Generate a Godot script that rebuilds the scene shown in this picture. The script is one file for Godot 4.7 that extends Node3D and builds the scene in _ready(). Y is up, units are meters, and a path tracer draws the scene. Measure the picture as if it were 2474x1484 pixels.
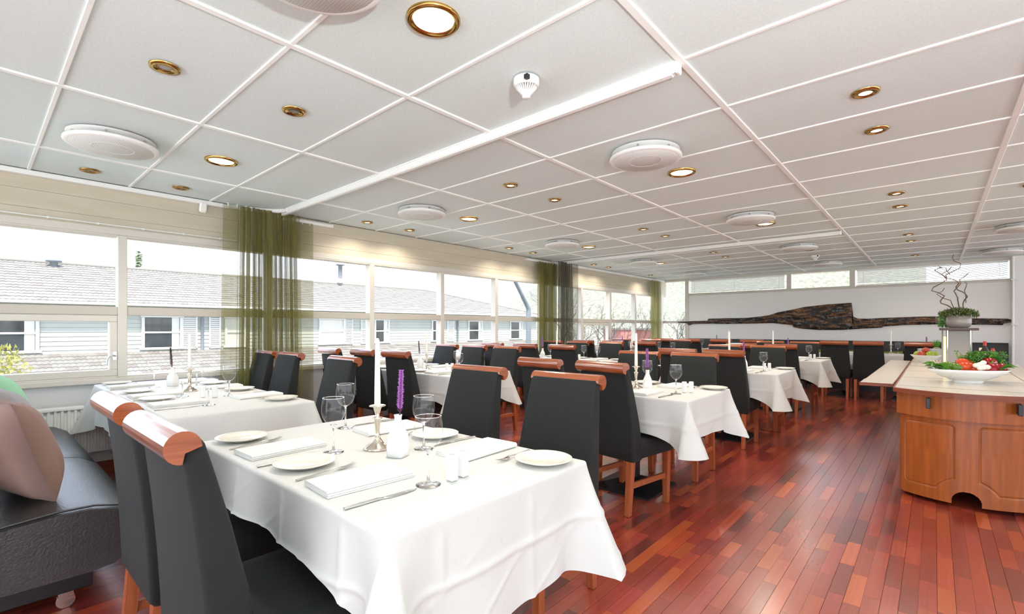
extends Node3D
# A hotel dining room: windows along one side, rows of laid tables, a salad buffet, a bench along the end wall.
# v runs across the room (the window wall is at v = -5.2), u runs along it (the end wall is at u = 11.7); world = (v, height, -u).

const F := 1156.0
const CX := 1237.0
const HY := 792.0
const YAW := 0.7235
const CAM_H := 1.2
const WALL_V := -5.2
const END_U := 11.7
const CEIL := 2.4
const RIGHT_V := 4.6
const REAR_U := -2.6

var rng := RandomNumberGenerator.new()
var M := {}
var used := {}
var cache := {}

func P(v: float, h: float, u: float) -> Vector3:
	return Vector3(v, h, -u)

# the point of height h that the photograph shows at pixel (x, y)
func at_px(x: float, y: float, h: float) -> Vector3:
	var z := (h - CAM_H) * F / (HY - y)
	var xx := z * (x - CX) / F
	return P(xx * cos(YAW) - z * sin(YAW), h, xx * sin(YAW) + z * cos(YAW))

# the point of the plane v that the photograph shows at pixel (x, y)
func on_v(x: float, y: float, v: float) -> Vector3:
	var a := (x - CX) / F
	var z := -v / (sin(YAW) - a * cos(YAW))
	return P(v, CAM_H + (HY - y) * z / F, z * (a * sin(YAW) + cos(YAW)))

func on_u(x: float, y: float, u: float) -> Vector3:
	var a := (x - CX) / F
	var z := u / (a * sin(YAW) + cos(YAW))
	return P(z * (a * cos(YAW) - sin(YAW)), CAM_H + (HY - y) * z / F, u)

# ---------------------------------------------------------------- mesh helpers
func new_st(smooth := true) -> SurfaceTool:
	var st := SurfaceTool.new()
	st.begin(Mesh.PRIMITIVE_TRIANGLES)
	st.set_smooth_group(0 if smooth else -1)
	return st

func tri(st: SurfaceTool, a: Vector3, b: Vector3, c: Vector3) -> void:
	st.add_vertex(a); st.add_vertex(c); st.add_vertex(b)

func quad(st: SurfaceTool, a: Vector3, b: Vector3, c: Vector3, d: Vector3) -> void:
	tri(st, a, b, c); tri(st, a, c, d)

func face_out(st: SurfaceTool, pts: Array, ctr: Vector3) -> void:
	var n: Vector3 = (pts[1] - pts[0]).cross(pts[2] - pts[0])
	var q := pts
	if n.dot(pts[0] + pts[1] + pts[2] - 3.0 * ctr) < 0.0:
		q = pts.duplicate(); q.reverse()
	for i in range(1, q.size() - 1):
		tri(st, q[0], q[i], q[i + 1])

func box(st: SurfaceTool, c: Vector3, s: Vector3, b := Basis()) -> void:
	rbox(st, c, s, 0.0, b)

func rbox(st: SurfaceTool, c: Vector3, s: Vector3, r: float, b := Basis()) -> void:
	var h := s * 0.5
	st.set_smooth_group(-1)
	for ax in 3:
		for sg in [-1.0, 1.0]:
			var p := []
			for k in [[-1, -1], [1, -1], [1, 1], [-1, 1]]:
				var v := Vector3()
				v[ax] = sg * h[ax]
				v[(ax + 1) % 3] = k[0] * (h[(ax + 1) % 3] - r)
				v[(ax + 2) % 3] = k[1] * (h[(ax + 2) % 3] - r)
				p.append(c + b * v)
			face_out(st, p, c)
	if r <= 0.0:
		return
	for ax in 3:
		var e := (ax + 1) % 3
		var f := (ax + 2) % 3
		for k in [[-1, -1], [1, -1], [1, 1], [-1, 1]]:
			var p := []
			for q in [[-1, 0], [1, 0], [1, 1], [-1, 1]]:
				var v := Vector3()
				v[ax] = q[0] * (h[ax] - r)
				v[e] = k[0] * (h[e] - (r if q[1] == 1 else 0.0))
				v[f] = k[1] * (h[f] - (r if q[1] == 0 else 0.0))
				p.append(c + b * v)
			face_out(st, p, c)
	for x in [-1, 1]:
		for y in [-1, 1]:
			for z in [-1, 1]:
				var sgn := Vector3(x, y, z)
				var p := []
				for ax in 3:
					var v := (h - Vector3.ONE * r) * sgn
					v[ax] = h[ax] * sgn[ax]
					p.append(c + b * v)
				face_out(st, p, c)

func ring(r: float, y: float, seg: int) -> Array:
	var a := []
	for j in seg:
		var t := TAU * j / seg
		a.append(Vector3(r * cos(t), y, -r * sin(t)))
	return a

# profile of Vector2(radius, height), bottom to top on the outside
func lathe(st: SurfaceTool, prof: Array, seg := 20, c := Vector3.ZERO) -> void:
	for i in prof.size() - 1:
		for j in seg:
			var t0 := TAU * j / seg
			var t1 := TAU * (j + 1) / seg
			var a := c + Vector3(prof[i].x * cos(t0), prof[i].y, -prof[i].x * sin(t0))
			var b := c + Vector3(prof[i].x * cos(t1), prof[i].y, -prof[i].x * sin(t1))
			var d := c + Vector3(prof[i + 1].x * cos(t0), prof[i + 1].y, -prof[i + 1].x * sin(t0))
			var e := c + Vector3(prof[i + 1].x * cos(t1), prof[i + 1].y, -prof[i + 1].x * sin(t1))
			if prof[i].x > 1e-5: tri(st, a, b, e)
			if prof[i + 1].x > 1e-5: tri(st, a, e, d)

func loft(st: SurfaceTool, rings: Array, closed := true, cap := true) -> void:
	if closed:
		# turn the rings so that faces look outward
		var mid := Vector3()
		var cnt := 0
		for r in rings:
			for p in r:
				mid += p
				cnt += 1
		mid /= cnt
		var vol := 0.0
		for i in rings.size() - 1:
			var n: int = rings[i].size()
			for j in n:
				var k := (j + 1) % n
				vol += (rings[i][j] - mid).dot((rings[i][k] - mid).cross(rings[i + 1][k] - mid)) + (rings[i][j] - mid).dot((rings[i + 1][k] - mid).cross(rings[i + 1][j] - mid))
		if vol < 0.0:
			var turned := []
			for r in rings:
				var q: Array = r.duplicate()
				q.reverse()
				turned.append(q)
			rings = turned
	for i in rings.size() - 1:
		var n: int = rings[i].size()
		for j in (n if closed else n - 1):
			var k := (j + 1) % n
			quad(st, rings[i][j], rings[i][k], rings[i + 1][k], rings[i + 1][j])
	if cap and closed:
		st.set_smooth_group(-1)
		for e in [0, rings.size() - 1]:
			var r: Array = rings[e]
			var m := Vector3()
			for p in r: m += p
			m /= r.size()
			for j in r.size():
				var k := (j + 1) % r.size()
				if e == 0: tri(st, m, r[k], r[j])
				else: tri(st, m, r[j], r[k])
		st.set_smooth_group(0)

func tube(st: SurfaceTool, pts: Array, rad: Array, seg := 8, cap := true) -> void:
	var rings := []
	var side := Vector3.ZERO
	for i in pts.size():
		var d: Vector3 = (pts[mini(i + 1, pts.size() - 1)] - pts[maxi(i - 1, 0)]).normalized()
		if side == Vector3.ZERO:
			side = d.cross(Vector3.UP if absf(d.y) < 0.9 else Vector3.RIGHT).normalized()
		side = (side - d * side.dot(d)).normalized()
		var o := d.cross(side)
		var r: float = rad[mini(i, rad.size() - 1)]
		var g := []
		for j in seg:
			var t := TAU * j / seg
			g.append(pts[i] + (side * cos(t) + o * sin(t)) * r)
		rings.append(g)
	loft(st, rings, true, cap)

# polygon (counter-clockwise in x, y) pushed along z by depth, placed by t
func extrude(st: SurfaceTool, poly: PackedVector2Array, depth: float, t := Transform3D()) -> void:
	st.set_smooth_group(-1)
	var idx := Geometry2D.triangulate_polygon(poly)
	var h := depth * 0.5
	for i in range(0, idx.size(), 3):
		var q := [poly[idx[i]], poly[idx[i + 1]], poly[idx[i + 2]]]
		if (q[1] - q[0]).cross(q[2] - q[0]) < 0.0: q.reverse()
		tri(st, t * Vector3(q[0].x, q[0].y, h), t * Vector3(q[1].x, q[1].y, h), t * Vector3(q[2].x, q[2].y, h))
		tri(st, t * Vector3(q[0].x, q[0].y, -h), t * Vector3(q[2].x, q[2].y, -h), t * Vector3(q[1].x, q[1].y, -h))
	for i in poly.size():
		var a := poly[i]
		var b := poly[(i + 1) % poly.size()]
		quad(st, t * Vector3(a.x, a.y, h), t * Vector3(a.x, a.y, -h), t * Vector3(b.x, b.y, -h), t * Vector3(b.x, b.y, h))

func ball(st: SurfaceTool, c: Vector3, r: Vector3, seg := 12, rows := 8, wob := 0.0, sd := 1) -> void:
	var rings := []
	for i in range(0, rows + 1):
		var a := -PI / 2 + PI * i / rows
		var g := []
		for j in seg:
			var t := TAU * j / seg
			var k := 1.0 + wob * sin(3.0 * t + sd) * cos(a)
			g.append(c + Vector3(cos(a) * cos(t) * r.x * k, sin(a) * r.y, -cos(a) * sin(t) * r.z * k))
		rings.append(g)
	loft(st, rings, true, false)

func commit(st: SurfaceTool, mat: Material) -> ArrayMesh:
	st.generate_normals()
	var m := st.commit()
	m.surface_set_material(0, mat)
	return m

# ---------------------------------------------------------------- nodes
func numbered(n: String) -> String:
	var k: int = used.get(n, 0)
	used[n] = k + 1
	return n if k == 0 else "%s_%03d" % [n, k]

func part(parent: Node, called: String, m: Mesh, pos := Vector3.ZERO, b := Basis()) -> MeshInstance3D:
	var o := MeshInstance3D.new()
	o.name = called
	o.mesh = m
	o.transform = Transform3D(b, pos)
	parent.add_child(o, true)
	return o

func tag(o: Node, label: String, category: String, group := "", kind := "") -> void:
	if label: o.set_meta("label", label)
	if category: o.set_meta("category", category)
	if group: o.set_meta("group", group)
	if kind: o.set_meta("kind", kind)

func thing(called: String, label: String, category: String, pos := Vector3.ZERO, turn := 0.0, group := "") -> Node3D:
	var o := Node3D.new()
	o.name = numbered(called)
	add_child(o, true)
	o.position = pos
	o.rotation.y = turn
	tag(o, label, category, group)
	return o

func single(called: String, m: Mesh, label: String, category: String, pos := Vector3.ZERO, turn := 0.0, group := "") -> MeshInstance3D:
	var o := part(self, numbered(called), m, pos, Basis(Vector3.UP, turn))
	tag(o, label, category, group)
	return o

func structure(called: String) -> Node3D:
	var o := Node3D.new()
	o.name = called
	add_child(o, true)
	o.set_meta("kind", "structure")
	return o

func lamp_down(parent: Node, pos: Vector3, e: float, c: Color, size := 0.05) -> void:
	var l := SpotLight3D.new()
	l.name = "lamp_light"
	l.light_energy = e
	l.light_color = c
	l.light_size = size
	l.spot_range = 18.0
	l.spot_attenuation = 2.0
	l.spot_angle = 74.0
	l.spot_angle_attenuation = 0.6
	l.shadow_enabled = true
	l.position = pos
	l.rotation.x = -PI / 2
	parent.add_child(l, true)

# ---------------------------------------------------------------- materials
func srgb(r: int, g: int, b: int) -> Color:
	return Color(r / 255.0, g / 255.0, b / 255.0)

func mat(c: Color, rough := 0.6, metal := 0.0) -> StandardMaterial3D:
	var m := StandardMaterial3D.new()
	m.albedo_color = c
	m.roughness = rough
	m.metallic = metal
	return m

# noise picture running from one colour to another, drawn out along U (sx > 1) or V (sy > 1)
func noise_tex(sd: int, freq: float, c0: Color, c1: Color, w := 256, h := 256, octaves := 4, cut0 := 0.0, cut1 := 1.0) -> ImageTexture:
	var n := FastNoiseLite.new()
	n.seed = sd
	n.frequency = freq
	n.fractal_octaves = octaves
	var im := n.get_seamless_image(w, h)
	im.convert(Image.FORMAT_RGB8)
	var out := Image.create(w, h, false, Image.FORMAT_RGB8)
	for y in h:
		for x in w:
			out.set_pixel(x, y, c0.lerp(c1, clampf((im.get_pixel(x, y).r - cut0) / (cut1 - cut0), 0.0, 1.0)))
	out.resize(256, 256, Image.INTERPOLATE_BILINEAR)
	return ImageTexture.create_from_image(out)

func tri_map(m: StandardMaterial3D, sc: float, world := false) -> void:
	m.uv1_triplanar = true
	m.uv1_world_triplanar = world
	m.uv1_scale = Vector3.ONE * sc

func bump(m: StandardMaterial3D, t: Texture2D, s: float) -> void:
	m.heightmap_enabled = true
	m.heightmap_texture = t
	m.heightmap_scale = s

func make_materials() -> void:
	var W := Color.WHITE
	var K := Color.BLACK
	var fine := noise_tex(11, 0.09, K, W, 256, 256, 3)
	var coarse := noise_tex(12, 0.02, K, W, 256, 256, 4)
	# black chair cloth
	var m := mat(srgb(24, 27, 26), 0.85)
	m.rim_enabled = true; m.rim = 0.2; m.rim_tint = 0.6
	tri_map(m, 9.0); bump(m, fine, 0.05)
	M.fabric = m
	# woods: grain along U or along V
	for k in [["wood_u", 512, 32], ["wood_v", 32, 512]]:
		var a := noise_tex(21, 0.05, Color(0.86, 0.85, 0.84), W, k[2], k[1], 4, 0.25, 0.75)
		cache[k[0]] = a
	m = mat(srgb(166, 88, 50), 0.22); m.clearcoat_enabled = true; m.clearcoat = 1.0; m.clearcoat_roughness = 0.15; m.albedo_texture = cache.wood_u; tri_map(m, 2.5); M.rail = m
	m = mat(srgb(176, 92, 52), 0.38); m.albedo_texture = cache.wood_v; tri_map(m, 2.5); M.leg = m
	m = mat(srgb(172, 92, 38), 0.33); m.albedo_texture = cache.wood_v; tri_map(m, 1.2); M.buffet = m
	m = mat(srgb(140, 66, 34), 0.35); m.albedo_texture = cache.wood_u; tri_map(m, 1.2); M.buffet_edge = m
	# floor blocks: tint per block, grain along the room
	m = mat(W, 0.26)
	m.metallic_specular = 0.9; m.clearcoat_enabled = true; m.clearcoat = 0.8; m.clearcoat_roughness = 0.24
	m.vertex_color_use_as_albedo = true
	M.floor = m
	# table linen with a woven sprig
	var im := Image.create(256, 256, false, Image.FORMAT_RGB8)
	im.fill(Color(0.975, 0.975, 0.97))
	for s in [[60, 64], [190, 190]]:
		for q in 9:
			var an := TAU * q / 9.0
			for r in range(4, 15):
				im.set_pixel(s[0] + int(cos(an) * r * (0.5 + 0.5 * (q % 2))), s[1] + int(sin(an) * r), Color(0.9, 0.9, 0.9))
	m = mat(srgb(220, 219, 216), 0.62); m.albedo_texture = ImageTexture.create_from_image(im)
	m.rim_enabled = true; m.rim = 0.15
	tri_map(m, 6.0); M.linen = m
	M.napkin = mat(srgb(230, 229, 225), 0.75)
	M.china = mat(srgb(238, 233, 221), 0.16)
	M.white_china = mat(srgb(236, 236, 235), 0.2)
	M.steel = mat(srgb(205, 203, 200), 0.18, 1.0)
	M.silver = mat(srgb(225, 215, 200), 0.14, 1.0)
	M.chrome = mat(srgb(215, 215, 215), 0.12, 1.0)
	M.brass = mat(srgb(190, 150, 85), 0.2, 1.0)
	M.wax = mat(srgb(248, 244, 234), 0.5)
	M.black_metal = mat(srgb(26, 27, 30), 0.35)
	M.board = mat(srgb(150, 105, 70), 0.5)
	var g := mat(Color(1, 1, 1, 0.01), 0.02); g.transparency = BaseMaterial3D.TRANSPARENCY_ALPHA; g.metallic_specular = 0.4; M.glass_thin = g
	g = mat(Color(1, 1, 1, 0.0), 0.0); g.transparency = BaseMaterial3D.TRANSPARENCY_ALPHA; g.refraction_enabled = true; g.refraction_scale = 0.05; M.glass_solid = g
	g = mat(Color(0.95, 1, 0.98, 0.02), 0.02); g.transparency = BaseMaterial3D.TRANSPARENCY_ALPHA; g.metallic_specular = 0.15; M.pane = g
	M.purple = mat(srgb(196, 128, 206), 0.7)
	M.purple_dark = mat(srgb(92, 50, 80), 0.7)
	M.dried = mat(srgb(80, 48, 44), 0.8)
	M.stem = mat(srgb(84, 104, 58), 0.7)
	# room
	m = mat(srgb(230, 239, 237), 0.85); m.albedo_texture = noise_tex(31, 0.12, Color(0.955, 0.955, 0.955), W); tri_map(m, 2.0, true); M.tile = m
	m = m.duplicate(); m.albedo_color = srgb(226, 235, 232); M.tile_b = m
	var dots := Image.create(64, 64, false, Image.FORMAT_RGB8)
	dots.fill(srgb(226, 226, 222))
	for y in range(0, 64, 8):
		for x in range(0, 64, 8):
			dots.fill_rect(Rect2i(x + (4 if (y / 8) % 2 else 0), y, 3, 3), srgb(150, 150, 148))
	m = mat(W, 0.6); m.albedo_texture = ImageTexture.create_from_image(dots); tri_map(m, 12.0); M.vent_mesh = m
	M.grid = mat(srgb(246, 246, 242), 0.45)
	m = mat(srgb(208, 199, 178), 0.6); m.albedo_texture = noise_tex(32, 0.05, Color(0.95, 0.94, 0.93), W, 32, 256); tri_map(m, 0.8, true); M.spandrel = m
	M.frame = mat(srgb(214, 208, 197), 0.4)
	M.frame_out = mat(srgb(198, 190, 177), 0.45)
	M.white_paint = mat(srgb(244, 243, 240), 0.45)
	M.blind = mat(srgb(226, 226, 224), 0.6); M.blind.backlight_enabled = true; M.blind.backlight = Color(1, 1, 1)
	M.wall = mat(srgb(241, 239, 235), 0.75)
	M.lower_wall = mat(srgb(214, 214, 214), 0.6)
	M.plaster_out = mat(srgb(200, 200, 195), 0.9)
	M.bench = mat(srgb(46, 48, 46), 0.6)
	M.olive = mat(srgb(128, 128, 60), 0.85)
	m = mat(srgb(27, 27, 28), 0.36); m.metallic_specular = 0.8; tri_map(m, 5.0); bump(m, noise_tex(41, 0.06, K, W, 256, 256, 5), 0.08); M.leather = m
	m = mat(srgb(146, 116, 106), 0.8); tri_map(m, 14.0); bump(m, fine, 0.04); M.pillow_brown = m
	m = mat(srgb(158, 154, 158), 0.8); tri_map(m, 14.0); bump(m, fine, 0.04); M.pillow_grey = m
	m = mat(srgb(150, 206, 166), 0.8); tri_map(m, 14.0); bump(m, fine, 0.04); M.pillow_green = m
	# sheer curtain with ring pattern
	for k in [["curtain", srgb(128, 122, 62), 0.5], ["curtain_light", srgb(164, 158, 96), 0.34], ["curtain_dark", srgb(92, 88, 70), 0.55]]:
		var ci := Image.create(256, 256, false, Image.FORMAT_RGBA8)
		ci.fill(Color(1, 1, 1, 1))
		for s in [[64, 64], [192, 192]]:
			for q in 900:
				var an := TAU * q / 900.0
				for w in 2:
					ci.set_pixel(posmod(s[0] + int(round(cos(an) * (88 + w))), 256), posmod(s[1] + int(round(sin(an) * (88 + w))), 256), Color(0.55, 0.55, 0.5, 1))
		m = mat(k[1], 0.7)
		m.albedo_color.a = k[2]
		m.albedo_texture = ImageTexture.create_from_image(ci)
		m.transparency = BaseMaterial3D.TRANSPARENCY_ALPHA
		m.backlight_enabled = true
		m.backlight = Color(0.8, 0.8, 0.6)
		m.cull_mode = BaseMaterial3D.CULL_DISABLED
		M[k[0]] = m
	M.driftwood = mat(W, 0.42); M.driftwood.vertex_color_use_as_albedo = true
	tri_map(M.driftwood, 4.0); bump(M.driftwood, noise_tex(42, 0.05, K, W, 256, 64, 5), 0.5)
	M.worktop = mat(srgb(226, 217, 200), 0.2)
	M.metal_grey = mat(srgb(150, 146, 142), 0.4)
	M.dark_shelf = mat(srgb(78, 62, 58), 0.4)
	M.dark_void = mat(srgb(14, 12, 12), 0.8)
	# outside
	M.roof_tile = mat(srgb(106, 103, 97), 0.85)
	M.roof_tile_b = mat(srgb(97, 90, 84), 0.85)
	M.siding = mat(srgb(154, 156, 146), 0.8)
	M.out_white = mat(srgb(184, 184, 178), 0.7)
	M.out_glass = mat(srgb(34, 38, 40), 0.05)
	M.out_curtain = mat(srgb(190, 188, 176), 0.8)
	M.pipe_out = mat(srgb(106, 112, 118), 0.5)
	M.bounce_terrace = mat(srgb(232, 231, 226), 0.9)
	M.ground_out = mat(srgb(126, 122, 108), 0.95)
	m = mat(srgb(128, 126, 112), 0.95); m.albedo_texture = noise_tex(51, 0.06, Color(0.7, 0.72, 0.66), W, 256, 256, 5, 0.3, 0.7); tri_map(m, 0.05, true); M.hill = m
	M.bark = mat(srgb(82, 78, 72), 0.9)
	M.leaf_yellow = mat(srgb(138, 132, 66), 0.8); M.leaf_yellow.backlight_enabled = true; M.leaf_yellow.backlight = Color(0.5, 0.5, 0.2)
	M.conifer = mat(srgb(150, 156, 140), 0.9); M.conifer.backlight_enabled = true; M.conifer.backlight = Color(0.8, 0.85, 0.75)  # needles paled: distance haze is put into their colour
	M.brick_red = mat(srgb(150, 92, 84), 0.9)
	# food
	for k in [["tomato", 214, 74, 30], ["egg", 246, 236, 226], ["pepper_red", 158, 18, 36], ["lime", 96, 132, 36], ["leaf", 70, 122, 38], ["leaf_dark", 38, 82, 30], ["parsley", 62, 116, 34], ["asparagus", 150, 152, 84],
			["apple", 150, 168, 52], ["apple_red", 176, 72, 50], ["moss", 72, 88, 36], ["twig", 96, 74, 58], ["bottle", 40, 26, 18], ["cap_red", 190, 44, 36], ["pot", 142, 134, 128], ["pineapple", 150, 150, 120], ["cream", 240, 228, 205]]:
		M[k[0]] = mat(srgb(k[1], k[2], k[3]), 0.4)
	for k in ["tomato", "pepper_red", "lime", "apple", "apple_red"]: M[k].roughness = 0.22
	for k in ["leaf", "leaf_dark", "parsley"]:
		M[k].backlight_enabled = true; M[k].backlight = Color(0.3, 0.5, 0.15)
	# lamps
	var e := mat(W, 0.4); e.emission_enabled = true; e.emission = Color(1.0, 0.93, 0.78); e.emission_energy_multiplier = 3.0; M.lamp_on = e
	e = mat(srgb(150, 148, 145), 0.2); M.lamp_off = e
	e = mat(W, 0.5); e.emission_enabled = true; e.emission = Color(1.0, 0.86, 0.55); e.emission_energy_multiplier = 0.9; M.lamp_warm = e

# ---------------------------------------------------------------- view and light
func set_view() -> void:
	var cam := Camera3D.new()
	cam.name = "camera"
	cam.projection = Camera3D.PROJECTION_FRUSTUM
	cam.near = 0.05
	cam.far = 400.0
	cam.size = 0.05 * 1484.0 / F
	cam.frustum_offset = Vector2(0, 0.05 * (HY - 742.0) / F)
	cam.position = Vector3(0, CAM_H, 0)
	cam.rotation.y = YAW
	add_child(cam)
	cam.current = true
	var env := Environment.new()
	var sky := Sky.new()
	var sm := ProceduralSkyMaterial.new()
	sm.sky_top_color = Color(0.80, 0.88, 1.0)
	sm.sky_horizon_color = Color(0.97, 0.98, 1.0)
	sm.ground_horizon_color = Color(0.80, 0.80, 0.78)
	sm.ground_bottom_color = Color(0.5, 0.5, 0.48)
	sm.sun_angle_max = 1.0
	sky.sky_material = sm
	env.background_mode = Environment.BG_SKY
	env.sky = sky
	env.background_energy_multiplier = 4.2
	env.tonemap_mode = Environment.TONE_MAPPER_LINEAR
	env.tonemap_exposure = 1.08
	env.sdfgi_enabled = true
	env.ssao_enabled = true
	env.ssil_enabled = true
	# high hazy sun from over the building: it lights the yard, not the room
	var sun := DirectionalLight3D.new()
	sun.name = "sun"
	sun.light_energy = 3.6
	sun.light_color = Color(1.0, 0.97, 0.92)
	sun.light_angular_distance = 3.0
	sun.sky_mode = DirectionalLight3D.SKY_MODE_LIGHT_ONLY
	sun.shadow_enabled = true
	sun.rotation = Vector3(deg_to_rad(-58.0), deg_to_rad(68.0), 0)
	add_child(sun)
	# the photographer's flash, turned up at the ceiling: it throws the detector's and trunking's shadows down the room
	var fl := SpotLight3D.new()
	fl.name = "camera_flash"
	fl.light_energy = 7.5
	fl.light_color = Color(0.94, 1.0, 1.0)
	fl.light_size = 0.04
	fl.spot_range = 30.0
	fl.spot_attenuation = 2.0
	fl.spot_angle = 84.0
	fl.spot_angle_attenuation = 0.3
	fl.shadow_enabled = true
	fl.position = Vector3(1.1, 1.3, 0.1)
	fl.rotation.x = PI / 2
	add_child(fl)
	var we := WorldEnvironment.new()
	we.name = "sky_and_air"
	we.environment = env
	add_child(we)

func _ready() -> void:
	rng.seed = 7
	set_view()
	make_materials()
	build_floor()
	build_ceiling()
	build_walls()
	build_outside()
	build_curtains()
	build_fittings()
	build_tables()
	build_sofa()
	build_bench()
	build_buffet()
	build_wall_things()

# ---------------------------------------------------------------- floor, ceiling, walls
func floor_tint() -> Color:
	var pool := [srgb(158, 64, 48), srgb(164, 68, 50), srgb(152, 60, 48), srgb(168, 72, 50), srgb(146, 57, 48), srgb(156, 62, 52), srgb(162, 66, 46), srgb(150, 60, 50), srgb(188, 90, 52), srgb(112, 50, 44), srgb(172, 74, 48), srgb(150, 62, 46), srgb(134, 52, 47)]
	var c: Color = pool[rng.randi() % pool.size()]
	return (c * rng.randf_range(0.92, 1.08)).srgb_to_linear()

# one wooden block; its face shows a few darker and paler streaks of grain along its length
func floor_block(st: SurfaceTool, c: Vector3, s: Vector3, tint: Color) -> void:
	var h := s * 0.5
	st.set_smooth_group(-1)
	st.set_color(tint)
	for q in [[Vector3(-h.x, h.y, h.z), Vector3(-h.x, -h.y, h.z), Vector3(h.x, -h.y, h.z), Vector3(h.x, h.y, h.z)], [Vector3(h.x, h.y, -h.z), Vector3(h.x, -h.y, -h.z), Vector3(-h.x, -h.y, -h.z), Vector3(-h.x, h.y, -h.z)],
			[Vector3(h.x, h.y, h.z), Vector3(h.x, -h.y, h.z), Vector3(h.x, -h.y, -h.z), Vector3(h.x, h.y, -h.z)], [Vector3(-h.x, h.y, -h.z), Vector3(-h.x, -h.y, -h.z), Vector3(-h.x, -h.y, h.z), Vector3(-h.x, h.y, h.z)]]:
		quad(st, c + q[0], c + q[1], c + q[2], c + q[3])
	var cuts := [-1.0, rng.randf_range(-0.7, -0.4), rng.randf_range(-0.25, 0.0), rng.randf_range(0.15, 0.4), rng.randf_range(0.5, 0.8), 1.0]
	for k in 5:
		var f := rng.randf_range(0.93, 1.07)
		st.set_color(Color(tint.r * f, tint.g * f, tint.b * f))
		quad(st, c + Vector3(cuts[k] * h.x, h.y, h.z), c + Vector3(cuts[k + 1] * h.x, h.y, h.z), c + Vector3(cuts[k + 1] * h.x, h.y, -h.z), c + Vector3(cuts[k] * h.x, h.y, -h.z))

func build_floor() -> void:
	var fl := structure("floor")
	var st := new_st(false)
	box(st, P((WALL_V - 0.4 + RIGHT_V) * 0.5, -0.11, (REAR_U + END_U) * 0.5), Vector3(RIGHT_V - WALL_V + 0.8, 0.18, END_U - REAR_U + 0.4))
	part(fl, "subfloor", commit(st, M.board))
	# blocks in strips of 62 mm, three strips to a board
	var blocks := []
	var cols := int((RIGHT_V - WALL_V) / 0.062)
	for i in cols:
		var v := WALL_V + 0.031 + i * 0.062
		var u := REAR_U - rng.randf() * 0.3
		while u < END_U:
			var l := rng.randf_range(0.2, 0.46)
			var a := maxf(u, REAR_U)
			var b := minf(u + l, END_U)
			if b - a > 0.03:
				blocks.append([v, (a + b) * 0.5, b - a, i])
			u += l
	# those that show largest in the aisle come as single pieces
	var near := []
	for k in blocks.size():
		var b: Array = blocks[k]
		var z: float = -b[0] * sin(YAW) + b[1] * cos(YAW)
		var x: float = CX + F * (b[0] * cos(YAW) + b[1] * sin(YAW)) / maxf(z, 0.01)
		if z > 0.8 and x > 1380.0 and x < 2490.0 and b[0] > -1.35 and (b[0] < -0.15 or b[1] < 4.3):
			near.append([z, k])
	near.sort_custom(func(p, q): return p[0] < q[0])
	var single_ids := {}
	for k in mini(300, near.size()): single_ids[near[k][1]] = true
	var rest := new_st(false)
	for k in blocks.size():
		var b: Array = blocks[k]
		var gap := 0.0024 if b[3] % 3 == 0 else 0.0006
		var tint := floor_tint()
		var dy := rng.randf_range(-0.0004, 0.0)
		var c := P(b[0], -0.01 + dy, b[1])
		var s := Vector3(0.062 - gap, 0.02, b[2] - 0.0006)
		if single_ids.has(k):
			var one := new_st(false)
			floor_block(one, Vector3.ZERO, s, tint)
			part(fl, "floor_block", commit(one, M.floor), c)
		else:
			floor_block(rest, c, s, tint)
	var o := part(fl, "further_blocks", commit(rest, M.floor))
	o.set_meta("kind", "stuff")

func build_ceiling() -> void:
	var ce := structure("ceiling")
	var st := new_st(false)
	box(st, P((WALL_V - 0.5 + RIGHT_V + 3.2) * 0.5, CEIL + 0.16, (REAR_U - 1.5 + END_U + 0.6) * 0.5), Vector3(RIGHT_V - WALL_V + 3.7, 0.26, END_U - REAR_U + 2.1))  # overhang past right and rear walls is added, unseen, to screen sun and sky
	part(ce, "slab", commit(st, M.plaster_out))
	var vs := [WALL_V - 0.02]
	for i in 8: vs.append(-4.457 + 1.2 * i)
	vs.append(RIGHT_V)
	var us := [REAR_U]
	for j in range(-4, 19): us.append(0.295 + 0.608 * j)
	us.append(END_U)
	var shapes := {}
	for i in vs.size() - 1:
		for j in us.size() - 1:
			var w: float = vs[i + 1] - vs[i]
			var l: float = us[j + 1] - us[j]
			if w < 0.03 or l < 0.03: continue
			var alt := rng.randi() % 3
			var key := "%0.2f %0.2f %d" % [w, l, alt]
			if not shapes.has(key):
				var q := new_st(false)
				rbox(q, Vector3.ZERO, Vector3(w - 0.006, 0.02, l - 0.006), 0.003)
				shapes[key] = commit(q, M.tile if alt < 2 else M.tile_b)
			part(ce, "ceiling_tile", shapes[key], P((vs[i] + vs[i + 1]) * 0.5, CEIL + 0.018, (us[j] + us[j + 1]) * 0.5))
	for i in range(1, vs.size() - 1):
		var q := new_st(false)
		rbox(q, Vector3.ZERO, Vector3(0.032, 0.014, END_U - REAR_U), 0.002)
		part(ce, "main_runner", commit(q, M.grid), P(vs[i], CEIL + 0.006, (END_U + REAR_U) * 0.5))
	var cross := new_st(false)
	rbox(cross, Vector3.ZERO, Vector3(RIGHT_V - WALL_V, 0.012, 0.02), 0.002)
	var cm := commit(cross, M.grid)
	for j in range(1, us.size() - 1):
		part(ce, "cross_runner", cm, P((RIGHT_V + WALL_V) * 0.5, CEIL + 0.0065, us[j]))

func slab(parent: Node, called: String, lo: Vector3, hi: Vector3, m: Material, r := 0.0) -> MeshInstance3D:
	# lo and hi given as (v, height, u)
	var a := P(lo.x, lo.y, lo.z)
	var b := P(hi.x, hi.y, hi.z)
	var st := new_st(false)
	rbox(st, Vector3.ZERO, (b - a).abs(), r)
	return part(parent, called, commit(st, m), (a + b) * 0.5)

var window_count := 0
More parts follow.
